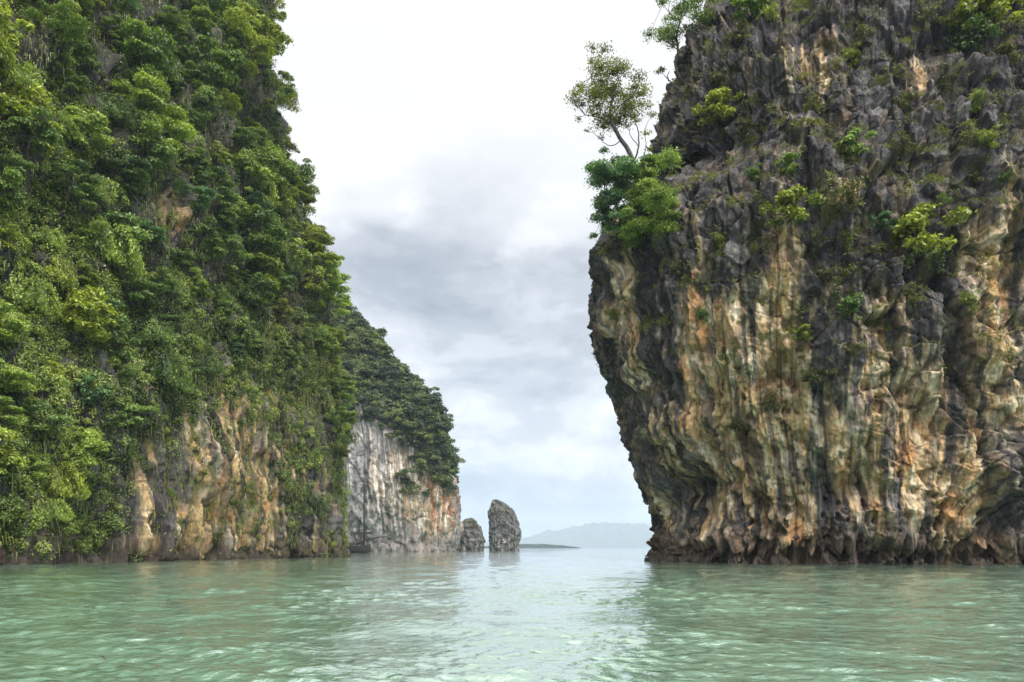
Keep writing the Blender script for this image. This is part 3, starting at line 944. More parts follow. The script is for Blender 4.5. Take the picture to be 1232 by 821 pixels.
# ---- far land across the bay
def far_ridge(name, dist, prof, depth, seed, colr, label):
    prof = np.array(prof, float)
    x = (prof[:, 0] - 616) / F * dist
    h = (HOR - prof[:, 1]) / F * dist
    xs = np.linspace(x[0], x[-1], 240)
    hs = np.interp(xs, x, h)
    hs = hs * (1 + 0.06 * fbm(xs / (dist * 0.012), 0 * xs, 0 * xs + seed, 4, seed)) + 0
    v = np.linspace(0, 1, 40)
    X = np.broadcast_to(xs[None], (40, 240)).astype(np.float32)
    Y = dist + (v[:, None] - 0.5) * depth + 0 * X
    prof_v = np.sin(np.pi * v)[:, None] ** 0.8
    Z = np.maximum(hs[None], 0) * prof_v * (1 + 0.2 * fbm(X / (dist * 0.01), Y / (dist * 0.01), 0.2 + 0 * X, 3, seed + 3)) - 1.0
    idx = np.arange(40 * 240).reshape(40, 240)
    f = np.stack([idx[:-1, :-1], idx[:-1, 1:], idx[1:, 1:], idx[1:, :-1]], -1)
    m, nt, b = new_mat(name + '_woods')
    tc = nt.nodes.new('ShaderNodeTexCoord')
    n = noise_tex(nt, tc.outputs['Object'], 0.02, 6, 0.65)
    cr = ramp(nt, [(0.35, tuple(v * 0.6 for v in colr)), (0.65, tuple(v * 1.5 for v in colr))])
    nt.links.new(n.outputs['Fac'], cr.inputs[0]); nt.links.new(cr.outputs[0], b.inputs['Base Color'])
    b.inputs['Roughness'].default_value = 1.0
    b.inputs['Specular IOR Level'].default_value = 0.0
    o = add_obj(name, mesh_from(name, np.stack([X, Y, Z], -1), f, 4, m, True))
    tag(o, label, kind='structure')


far_ridge('hills', 3600, [(560, 660), (590, 656), (620, 654.5), (640, 653.8), (660, 654.4), (680, 656), (694, 657.5), (705, 660)], 260, 801, (0.022, 0.032, 0.022), 'low wooded island across the bay')
far_ridge('mountains', 15000, [(380, 655), (480, 650), (560, 652), (620, 650), (640, 645), (665, 639), (690, 635), (715, 631), (740, 630), (765, 632), (795, 634), (830, 633), (880, 642), (960, 648), (1060, 656)], 1800, 811, (0.05, 0.06, 0.035), 'pale blue mountains in the haze')

# ---------------------------------------------------------------- leaves, crowns, trees


def leaf_quads(C, Nn, L, W, rng, droop=0.25, tint=None):
    """diamond leaves at C with normals Nn; returns verts, tint per vertex"""
    n = len(C)
    Nn = Nn / np.maximum(np.linalg.norm(Nn, axis=1, keepdims=True), 1e-6)
    t = rng.normal(size=(n, 3)); t[:, 2] -= droop
    t -= Nn * (t * Nn).sum(1, keepdims=True)
    t /= np.maximum(np.linalg.norm(t, axis=1, keepdims=True), 1e-6)
    bt = np.cross(Nn, t)
    L = np.asarray(L)[:, None] if np.ndim(L) else L
    W = np.asarray(W)[:, None] if np.ndim(W) else W
    a = C - t * L * 0.45
    b = C + bt * W * 0.5 + Nn * W * 0.10
    c = C + t * L * 0.55
    d = C - bt * W * 0.5 + Nn * W * 0.10
    V = np.stack([a, b, c, d], 1).reshape(-1, 3)
    return V


def leaf_mesh(name, V, tint, mat):
    n = len(V) // 4
    me = mesh_from(name, V, np.arange(n * 4).reshape(n, 4), 4, mat, False)
    attr_f(me, 'tint', np.repeat(tint, 4))
    return me


def tube(points, radii, sides=7):
    """verts, faces of a tapering tube"""
    P = np.asarray(points, float)
    n = len(P)
    T = np.gradient(P, axis=0)
    T /= np.maximum(np.linalg.norm(T, axis=1, keepdims=True), 1e-9)
    ref = np.array([0.31, 0.95, 0.05])
    V = []
    for i in range(n):
        a = np.cross(T[i], ref); a /= np.linalg.norm(a) + 1e-9
        b = np.cross(T[i], a)
        th = np.arange(sides) / sides * 2 * np.pi
        V.append(P[i] + radii[i] * (np.cos(th)[:, None] * a + np.sin(th)[:, None] * b))
    V = np.vstack(V)
    idx = np.arange(n * sides).reshape(n, sides)
    nx = np.roll(idx, -1, 1)
    Fq = np.stack([idx[:-1], nx[:-1], nx[1:], idx[1:]], -1).reshape(-1, 4)
    return V, Fq


def smooth_path(pts, n=10, jit=0.0, rng=None):
    p = np.asarray(pts, float)
    t = np.linspace(0, len(p) - 1, n)
    q = []
    for x in t:
        i = min(int(x), len(p) - 2); f = x - i
        a, b, c, d = p[max(i - 1, 0)], p[i], p[i + 1], p[min(i + 2, len(p) - 1)]
        q.append(0.5 * (2 * b + (c - a) * f + (2 * a - 5 * b + 4 * c - d) * f * f + (3 * b - a - 3 * c + d) * f ** 3))
    q = np.array(q)
    if jit and rng is not None:
        q[1:-1] += rng.normal(size=(n - 2, 3)) * jit
    return q


def join_tubes(lst):
    Vs, Fs, off = [], [], 0
    for V, f in lst:
        Vs.append(V); Fs.append(f + off); off += len(V)
    return np.vstack(Vs), np.vstack(Fs)


def crown_parts(rng, clumps, leafL, per_m2, flat=0.62, shell=0.35, spread=0.55):
    """clumps: (k,4) centre + radius. Leafy domes with dark gaps between."""
    Cs, Ns, Ts = [], [], []
    for cx, cy, cz, r in clumps:
        n = int(per_m2 * r * r)
        d = rng.normal(size=(n, 3)); d /= np.linalg.norm(d, axis=1, keepdims=True)
        d[:, 2] = np.where(d[:, 2] < -0.25, -d[:, 2] * 0.8, d[:, 2])
        rr = r * (1 - shell * rng.random(n) ** 1.6)
        rr = np.where(rng.random(n) < 0.14, rr * (1.05 + 0.4 * rng.random(n)), rr)
        lump = 1 + 0.28 * noise3(d[:, 0] * 2.3 + cx * 3, d[:, 1] * 2.3 + cy, d[:, 2] * 2.3 + cz, 5)
        p = d * (rr * lump)[:, None] * np.array([1, 1, flat * (0.7 + 0.7 * rng.random())])
        Cs.append(p + (cx, cy, cz))
        Ns.append(d * 0.55 + np.array([0, 0, 0.65]) + rng.normal(size=(n, 3)) * spread)
        Ts.append(np.clip(0.5 + rng.normal() * 0.13 + 0.16 * rng.normal(size=n), 0, 1))
    return np.vstack(Cs), np.vstack(Ns), np.concatenate(Ts)


FORMS = ['spreading', 'round', 'layered', 'narrow', 'drooping', 'ragged', 'feathery']


def make_tree_mesh(form, seed):
    """a tree growing out (+X) and up from a cliff, about 4 m crown radius"""
    rng = np.random.default_rng(seed)
    if form == 'feathery':
        tubes, Cs, Ns, Ts = [], [], [], []
        for i in range(30):
            a = rng.normal() * 0.9; h = 2.6 + 3.0 * rng.random(); o = 1.5 + 2.6 * rng.random()
            q = smooth_path([(-0.8, rng.normal() * 0.4, -0.6), (o * 0.3 * math.cos(a), o * 0.3 * math.sin(a), h * 0.65), (o * 0.75 * math.cos(a), o * 0.75 * math.sin(a), h), (o * 1.25 * math.cos(a), o * 1.25 * math.sin(a), h * 0.72), (o * 1.5 * math.cos(a), o * 1.5 * math.sin(a), h * 0.3)], 14)
            tubes.append(tube(q, np.linspace(0.05, 0.012, 14), 4))
            n = 130
            t = 4 + 9 * rng.random(n); b = np.minimum(t.astype(int), 12); f = (t - b)[:, None]
            p = q[b] * (1 - f) + q[b + 1] * f + rng.normal(size=(n, 3)) * np.array([0.30, 0.30, 0.2])
            Cs.append(p - np.array([0, 0, 0.15])); Ns.append(rng.normal(size=(n, 3)) + np.array([0.5 * math.cos(a), 0.5 * math.sin(a), 0.7])); Ts.append(np.clip(0.5 + rng.normal() * 0.14 + 0.15 * rng.normal(size=n), 0, 1))
        C, Nn, T = np.vstack(Cs), np.vstack(Ns), np.concatenate(Ts)
        L = 0.55 * (0.6 + 0.7 * rng.random(len(C)))
        V, f = join_tubes(tubes)
        return leaf_mesh('crown', leaf_quads(C, Nn, L, L * 0.33, rng, 1.8), T, LEAF['deep green']), mesh_from('trunk', V, f, 4, M_BARK, True)
    k = {'spreading': 19, 'round': 17, 'layered': 22, 'narrow': 16, 'drooping': 20, 'ragged': 15}[form]
    ax = {'spreading': (4.4, 4.6, 2.0), 'round': (3.4, 3.6, 3.2), 'layered': (4.2, 4.4, 3.0), 'narrow': (2.4, 2.7, 4.4), 'drooping': (3.6, 4.0, 3.4), 'ragged': (4.2, 4.6, 3.2)}[form]
    ctr = np.array([2.6, 0, {'spreading': 3.0, 'round': 3.0, 'layered': 3.0, 'narrow': 4.0, 'drooping': 1.6, 'ragged': 3.2}[form]])
    cl = []
    for i in range(k):
        for _ in range(30):
            d = rng.normal(size=3); d /= np.linalg.norm(d)
            if form == 'layered':
                d[2] = round(d[2] * 2) / 2 + 0.1 * rng.normal()
            p = ctr + d * np.array(ax) * (0.45 + 0.5 * rng.random())
            if p[0] > -1.5:
                break
        r = (0.17 + 0.36 * rng.random()) * 3.3
        if form == 'ragged': r *= 0.8 + 0.3 * rng.random()
        cl.append((*p, r))
    cl = np.array(cl)
    flat = {'layered': 0.42, 'spreading': 0.5, 'drooping': 0.85, 'narrow': 0.8}.get(form, 0.62)
    leafL = {'spreading': 0.34, 'round': 0.40, 'layered': 0.36, 'narrow': 0.42, 'drooping': 0.46, 'ragged': 0.38}[form]
    C, Nn, T = crown_parts(rng, cl, leafL, 235, flat)
    L = leafL * (0.7 + 0.6 * rng.random(len(C)))
    V = leaf_quads(C, Nn, L, L * 0.52, rng, 0.7 if form == 'drooping' else 0.3)
    crown = leaf_mesh('crown', V, T, LEAF['deep green'])
    # trunk with limbs running into the clumps
    bend = ctr * np.array([0.85, 1, 0.75])
    tubes = [tube(smooth_path([(-1.6, 0, -0.7), (0.6, 0.1, 0.1), (1.5, -0.1, 1.2), bend], 10, 0.06, rng), np.linspace(0.26, 0.13, 10))]
    for i in rng.permutation(k)[:9]:
        e = cl[i, :3]
        mid = bend * 0.55 + e * 0.45 + np.array([0, 0, -0.35])
        st = bend * (0.55 + 0.4 * rng.random())
        tubes.append(tube(smooth_path([st, mid, e], 7, 0.08, rng), np.linspace(0.10, 0.03, 7), 5))
    V, f = join_tubes(tubes)
    trunk = mesh_from('trunk', V, f, 4, M_BARK, True)
    return crown, trunk


TREE_MESH = {}
for i, fm in enumerate(FORMS):
    TREE_MESH[fm] = [make_tree_mesh(fm, 900 + i * 10 + j) for j in range(2)]


def place_tree(name, loc, rz, scale, form, var, colour, tilt=0.0):
    root = add_obj(name, None, None, loc)
    root.rotation_euler = (0, tilt, rz)
    root.scale = (scale, scale, scale)
    cr, tr = TREE_MESH[form][var]
    a = add_obj('crown', cr, root)
    a.material_slots[0].link = 'OBJECT'
    a.material_slots[0].material = LEAF[colour]
    add_obj('trunk', tr, root)
    return root


# ---- trees all over the jungle cliff
P = JUNGLE_P
gxJ, gyJ = project(P)
nJ = grid_normals(P)
mid = P.shape[0] // 3
cenJ = np.array([-125.0, 150.0])
if ((P[mid, :, :2] - cenJ) * nJ[mid, :, :2]).sum() < 0:
    nJ = -nJ
toward = (nJ * (np.array([0, 0, CAM_H]) - P)).sum(-1) > 0


def y_bare(px):
    return np.interp(px, [0, 60, 100, 140, 165, 200, 230, 262, 300, 330, 370, 395, 412, 430], [655, 650, 610, 560, 505, 490, 475, 452, 462, 450, 430, 450, 560, 640])


SEEN_J = (gxJ > -70) & (gxJ < 450) & (gyJ > -110) & (gyJ < 670) & toward & (P[..., 1] > 80)


def scatter_jungle():
    rng = np.random.default_rng(12)
    cand = np.argwhere(SEEN_J)
    rng.shuffle(cand)
    pts, info = [], []
    arr = np.zeros((0, 3))
    bare_spots = [(205, 255, 24, 32), (302, 92, 12, 26), (88, 455, 10, 30)]
    for (i, j) in cand[:60000]:
        p = P[i, j]
        px, py = gxJ[i, j], gyJ[i, j]
        yb = y_bare(px)
        if py > yb - 12:
            continue
        if any(abs(px - a) < c and abs(py - b) < e for a, b, c, e in bare_spots):
            continue
        far = (p[1] - 105) / 110
        md = 5.7 + 1.0 * rng.random()
        edge = yb - py < 60
        if edge:
            md *= 0.85
        if len(arr) and (np.linalg.norm(arr - p, axis=1) < md).any():
            continue
        arr = np.vstack([arr, p])
        info.append((p, nJ[i, j], px, py, edge))
        if len(info) >= 285:
            break
    return info


JT = scatter_jungle()
NUM = ['first', 'second', 'third', 'fourth', 'fifth', 'sixth', 'seventh', 'eighth', 'ninth', 'tenth', 'eleventh', 'twelfth', 'thirteenth', 'fourteenth', 'fifteenth', 'sixteenth', 'seventeenth', 'eighteenth',
       'nineteenth', 'twentieth', 'twenty-first', 'twenty-second', 'twenty-third', 'twenty-fourth', 'twenty-fifth', 'twenty-sixth', 'twenty-seventh', 'twenty-eighth', 'twenty-ninth', 'thirtieth']


def plant_jungle():
    rng = np.random.default_rng(21)
    TIERS = [(-1e9, 8, 'low on the jungle cliff'), (8, 17, 'just above the jungle cliff foot'), (17, 26, 'on the lower jungle cliff'), (26, 35, 'a quarter way up the jungle cliff'),
             (35, 44, 'a third up the jungle cliff'), (44, 53, 'below mid-height on the jungle cliff'), (53, 63, 'at mid-height on the jungle cliff'), (63, 74, 'above mid-height on the jungle cliff'),
             (74, 80, 'fairly high on the jungle cliff'), (80, 86, 'high on the jungle cliff'), (86, 99, 'higher up the jungle cliff'), (99, 114, 'near the top of the jungle cliff'), (114, 120, 'close under the jungle cliff top'), (120, 126, 'at the jungle cliff top'), (126, 133, 'on the jungle cliff crest'), (133, 142, 'on the highest jungle cliff crest'), (142, 1e9, 'topmost on the jungle cliff')]
    made = []
    for p, n, px, py, edge in JT:
        # colour patches like the photograph's: paler and yellower on the near flank
        q = noise3(np.array([p[1] / 22]), np.array([p[2] / 22]), np.array([0.5]), 77)[0] + rng.normal() * 0.35
        if px < 110:
            colour = ['bright green', 'yellow-green', 'bright green', 'deep green'][int(np.clip((q + 0.9) / 1.8 * 4, 0, 3))]
        elif px > 300:
            colour = ['deep green', 'olive', 'deep green', 'yellow-green', 'bright green'][int(np.clip((q + 0.9) / 1.8 * 5, 0, 4))]
        else:
            colour = ['blue-green', 'deep green', 'deep green', 'bright green', 'yellow-green'][int(np.clip((q + 0.9) / 1.8 * 5, 0, 4))]
        form = FORMS[rng.integers(0, 7)] if px > 90 else ['feathery', 'drooping', 'ragged', 'round', 'spreading', 'layered'][rng.integers(0, 6)]
        sc = float(np.clip(np.exp(rng.normal(-0.10, 0.36)), 0.45, 1.75)) * (0.75 if edge else 1.0)
        rz = math.atan2(n[1], n[0]) + rng.normal() * 0.35
        root = place_tree('jungle_tree', tuple(p - n * 0.3), rz, sc, form, int(rng.integers(0, 2)), colour, rng.normal() * 0.12)
        size = 'small ' if sc < 0.75 else ('large ' if sc > 1.1 else '')
        made.append((root, p, f'{size}{colour} {form} tree'))
    for lo, hi, where in TIERS:
        row = [m for m in made if lo <= m[1][2] < hi]
        row.sort(key=lambda m: -m[1][1])
        for k, (root, p, what) in enumerate(row):
            order = 'nearest the channel' if k == 0 else f'{NUM[min(k, 29)]} from the channel'
            tag(root, f'{what} {where}, {order}', 'tree', 'trees clinging to the jungle cliff')
    return len(made)


N_TREES = plant_jungle()


# ---- undergrowth, creepers and hanging grass on the jungle cliff
def undergrowth():
    rng = np.random.default_rng(31)
    sel = np.argwhere(SEEN_J)
    px = gxJ[sel[:, 0], sel[:, 1]]; py = gyJ[sel[:, 0], sel[:, 1]]
    Q = P[sel[:, 0], sel[:, 1]]; Nn = nJ[sel[:, 0], sel[:, 1]]
    over = y_bare(px) - py
    patch = fbm(Q[:, 1] / 7, Q[:, 2] / 7, 0.3 + 0 * px, 3, 951)
    dens = sstep(-110, 25, over + 80 * patch) * 0.95 + 0.05
    # bare rock bays and green strips in the foot of the cliff
    strips = gauss(px, py, [(405, 540, 16, 90, 0.8), (408, 480, 14, 40, 0.5), (225, 500, 12, 60, 0.7), (40, 600, 60, 60, 0.5), (120, 580, 40, 60, 0.4), (370, 480, 22, 50, 0.6), (390, 600, 30, 70, 0.7), (335, 620, 14, 60, 0.6), (208, 560, 14, 70, 0.8), (360, 560, 26, 70, 0.5), (140, 620, 18, 40, 0.5), (318, 500, 20, 30, 0.4), (90, 630, 20, 30, .5)])
    bare = gauss(px, py, [(262, 600, 52, 80, 1.0), (290, 520, 26, 40, 0.7), (172, 600, 20, 70, 0.8), (350, 640, 60, 24, 0.5), (205, 255, 26, 34, 0.7), (302, 90, 14, 28, 0.8), (280, 668, 200, 10, 0.9)])
    dens = np.clip(dens + strips * sstep(-0.25, 0.35, patch) - bare, 0.0, 1)
    vine = sstep(0.12, 0.42, fbm(Q[:, 1] / 3.0, Q[:, 2] / 26, 0.9 + 0 * px, 3, 955)) * sstep(664, 640, py)
    dens = np.clip(dens + 0.45 * vine * sstep(-230, -20, over) + 0.05, 0, 1)
    pick = rng.random(len(sel)) < dens * 0.5
    idx = np.flatnonzero(pick)
    idx = np.repeat(idx, 2)
    n = len(idx)
    cush = 0.5 + 0.5 * fbm(Q[idx, 1] / 2.4, Q[idx, 2] / 2.4, Q[idx, 0] / 2.4, 3, 961)
    C = Q[idx] + Nn[idx] * (0.1 + 1.5 * np.clip(cush, 0, 1.3) * (0.5 + 0.5 * rng.random(n)))[:, None] + rng.normal(size=(n, 3)) * 0.22
    nn = Nn[idx] * 0.6 + np.array([0, 0, 0.6]) + rng.normal(size=(n, 3)) * 0.5
    L = 0.30 + 0.25 * rng.random(n)
    V = leaf_quads(C, nn, L, L * 0.5, rng, 0.6)
    T = np.clip(0.45 + 0.22 * noise3(Q[idx, 1] / 5, Q[idx, 2] / 5, 0.5 + 0 * L, 971) + 0.14 * rng.normal(size=n), 0, 1)
    # low bushes, their leaves heaped in cushions
    w8 = rng.random(len(sel)) < np.clip(dens, 0, 1) ** 1.2 * sstep(-0.35, 0.35, fbm(Q[:, 1] / 5, Q[:, 2] / 7, 0.8 + 0 * px, 3, 953) + 0.25 * (px < 110))
    cen = rng.permutation(np.flatnonzero(w8))[:4600]
    bc = Q[cen] + Nn[cen] * 0.35
    br = 0.45 + 1.25 * rng.random(len(cen)) ** 2
    m = 150
    dd = rng.normal(size=(len(cen), m, 3)); dd /= np.linalg.norm(dd, axis=2, keepdims=True)
    dd += Nn[cen][:, None] * 0.45 + np.array([0, 0, 0.3])
    CC = (bc[:, None] + dd * br[:, None, None] * (0.55 + 0.45 * rng.random((len(cen), m, 1)) ** 0.5) * np.array([1, 1, 0.85])).reshape(-1, 3)
    NN = (dd * 0.6 + np.array([0, 0, 0.6]) + rng.normal(size=dd.shape) * 0.5).reshape(-1, 3)
    LL = 0.27 + 0.22 * rng.random(len(CC))
    V = np.vstack([V, leaf_quads(CC, NN, LL, LL * 0.52, rng, 0.5)])
    tb = 0.48 + 0.42 * noise3(bc[:, 1] / 7, bc[:, 2] / 7, 0.5 + 0 * br, 975) + 0.20 * rng.normal(size=len(cen)) + 0.20 * sstep(150, 112, Q[cen, 1])
    T = np.concatenate([T, np.clip(np.repeat(tb, m) + 0.14 * rng.normal(size=len(CC)), 0, 1)])
    o = add_obj('undergrowth', leaf_mesh('undergrowth', V, T, LEAF_BUSH))
    tag(o, 'tangled creepers and undergrowth covering the jungle cliff between its trees', 'undergrowth', kind='stuff')
    # hanging grass and fern strands
    d2 = np.clip(0.55 * vine + gauss(px, py, [(30, 500, 60, 130, 0.9), (45, 620, 40, 40, 0.9), (130, 520, 40, 60, 0.5), (400, 540, 24, 120, 0.7), (320, 380, 60, 80, 0.5), (360, 470, 40, 50, 0.6), (220, 490, 20, 60, 0.6), (335, 640, 14, 40, 0.5),
                                (90, 600, 30, 50, 0.5), (30, 200, 50, 250, 0.25), (200, 215, 40, 50, 0.6), (340, 260, 60, 140, 0.3), (395, 630, 24, 40, 0.5)]) * sstep(-0.1, 0.4, patch + 0.1), 0, 1)
    idx = np.flatnonzero(rng.random(len(sel)) < d2 * 0.22)
    idx = np.repeat(idx, 3)
    n = len(idx)
    A = Q[idx] + Nn[idx] * (0.25 + 0.6 * rng.random(n))[:, None] + rng.normal(size=(n, 3)) * 0.25
    out = Nn[idx] * (0.5 + 0.5 * rng.random(n))[:, None] + rng.normal(size=(n, 3)) * 0.25
    ln = 0.5 + 1.1 * rng.random(n) ** 2
    side = np.cross(out, [0, 0, 1.0]); side /= np.maximum(np.linalg.norm(side, axis=1, keepdims=True), 1e-6)
    w = (0.05 + 0.05 * rng.random(n))[:, None]
    B = A + out * (ln * 0.35)[:, None] + np.array([0, 0, 0.08])
    E = B + out * (ln * 0.15)[:, None] - np.array([0, 0, 1.0]) * ln[:, None]
    ia = rng.permutation(np.flatnonzero(over > -150))[:2600]
    la = 2.0 + 4.5 * rng.random(len(ia)) ** 2
    A2 = Q[ia] + Nn[ia] * (0.8 + 1.4 * rng.random(len(ia)))[:, None]
    E2 = A2 + rng.normal(size=(len(ia), 3)) * 0.35 - np.array([0, 0, 1.0]) * la[:, None]
    B2 = (A2 + E2) / 2 + Nn[ia] * 0.15
    s2 = np.cross(Nn[ia], [0, 0, 1.0]) * 0.045
    V = np.vstack([np.stack([A, B + side * w, E, B - side * w], 1).reshape(-1, 3), np.stack([A2, B2 + s2, E2, B2 - s2], 1).reshape(-1, 3)])
    idx = np.concatenate([idx, ia]); n = len(idx); ln = np.concatenate([ln, la])
    T = np.clip(0.5 + 0.25 * noise3(Q[idx, 1] / 4, Q[idx, 2] / 4, 0.1 + 0 * ln, 981) + 0.14 * rng.normal(size=n), 0, 1)
    o = add_obj('hanging_grass', leaf_mesh('hanging_grass', V, T, LEAF_FERN))
    tag(o, 'yellow-green ferns and grass hanging off the jungle cliff', 'grass', kind='stuff')


undergrowth()


# ---- the forest on top of the headland: one far-off wood
def far_forest():
    rng = np.random.default_rng(41)
    gx, gy = project(HEAD_P)
    yl = np.interp(gx, [400, 420, 450, 490, 520, 548, 565], [470, 482, 490, 532, 560, 584, 615])
    rag = fbm(HEAD_P[..., 0] / 6, HEAD_P[..., 1] / 6, HEAD_P[..., 2] / 14, 3, 45)
    sel = np.argwhere(((HEAD_WOOD > 0.35) | ((gx < 540) & (((gy - yl < 20) & (rag > 0.18)) | ((gy - yl < 60) & (rag > 0.55))))) & (gx > 380) & (gx < 575) & (HEAD_P[..., 1] < 600))
    rng.shuffle(sel)
    roots = []
    arr = np.zeros((0, 3))
    for i, j in sel:
        p = HEAD_P[i, j]
        if len(arr) and (np.linalg.norm(arr - p, axis=1) < 3.6).any():
            continue
        arr = np.vstack([arr, p])
        if len(arr) > 1100:
            break
    Cs, Ns, Ts = [], [], []
    for p in arr:
        r = 2.0 + 3.4 * rng.random() ** 2
        k = 5
        base = p + np.array([rng.normal() * 0.8, rng.normal() * 0.8 - 0.6, r * 0.55])
        cl = [(*(base + rng.normal(size=3) * r * np.array([0.45, 0.45, 0.35])), r * (0.5 + 0.25 * rng.random())) for _ in range(k)]
        c, n, t = crown_parts(rng, cl, 0.8, 26, 0.7)
        Cs.append(c); Ns.append(n); Ts.append(np.clip(t + rng.normal() * 0.26 + 0.02, 0, 1))
    C = np.vstack(Cs); Nn = np.vstack(Ns); T = np.concatenate(Ts)
    L = 0.75 + 0.6 * rng.random(len(C))
    V = leaf_quads(C, Nn, L, L * 0.62, rng, 0.3)
    o = add_obj('forest', leaf_mesh('forest', V, T, LEAF_FAR))
    tag(o, 'dark green forest blanketing the sloping top of the streaked headland', 'forest', kind='stuff')


far_forest()

# ---------------------------------------------------------------- plants on the bare rock
PS = STACK_P
nS = grid_normals(PS)
midS = PS.shape[0] // 3
if ((PS[midS, :, 1] - PS[midS, :, 1].mean()) * nS[midS, :, 1]).sum() < 0:
    nS = -nS
gxS, gyS = project(PS)
frontS = ((nS * (np.array([0, 0, CAM_H]) - PS)).sum(-1) > 0) & (PS[..., 1] < 165) & (PS[..., 0] < 85)


def rock_point(px, py):
    d = np.where(frontS, (gxS - px) ** 2 + (gyS - py) ** 2, 1e12)
    best = d < d.min() + 6
    # nearest to the camera among those that project there
    yy = np.where(best, PS[..., 1], 1e9)
    i, j = np.unravel_index(np.argmin(yy), yy.shape)
    return PS[i, j], nS[i, j]


def make_shrub_mesh(seed, kind):
    rng = np.random.default_rng(seed)
    k = 17
    cl = []
    for i in range(k):
        d = rng.normal(size=3); d /= np.linalg.norm(d)
        p = np.array([0.6, 0, 0.1]) + d * np.array([0.55, 1.05, 0.62]) * (0.25 + 0.9 * rng.random())
        if i % 6 == 0:
            p = p + np.array([-0.1, rng.normal() * 0.4, -0.3 - 0.35 * rng.random()])       # trailing shoots
        cl.append((*p, 0.16 + 0.26 * rng.random()))
    cl = np.array(cl)
    lf = {'leafy': 0.17, 'wispy': 0.14, 'tufted': 0.2}[kind]
    C, Nn, T = crown_parts(rng, cl, lf, {'leafy': 1000, 'wispy': 420, 'tufted': 420}[kind], 0.75, 0.6, 0.6)
    L = lf * (0.7 + 0.6 * rng.random(len(C)))
    if kind == 'tufted':
        V = leaf_quads(C, Nn + 0.4 * rng.normal(size=C.shape), L * 1.9, L * 0.3, rng, 1.0)
    else:
        V = leaf_quads(C, Nn, L, L * 0.55, rng, 0.3)
    fol = leaf_mesh('foliage', V, T, LEAF['bright green'])
    tubes = []
    for i in range(6):
        e = cl[i, :3]
        tubes.append(tube(smooth_path([(-0.35, 0.05 * i - 0.1, -0.25), (0.25, e[1] * 0.3, -0.1), e], 7, 0.02, rng), np.linspace(0.05, 0.015, 7), 5))
    V, f = join_tubes(tubes)
    return fol, mesh_from('stem', V, f, 4, M_BARK, True)


SHRUB = {k: [make_shrub_mesh(1200 + 7 * i + j, k) for j in range(2)] for i, k in enumerate(('leafy', 'wispy', 'tufted'))}

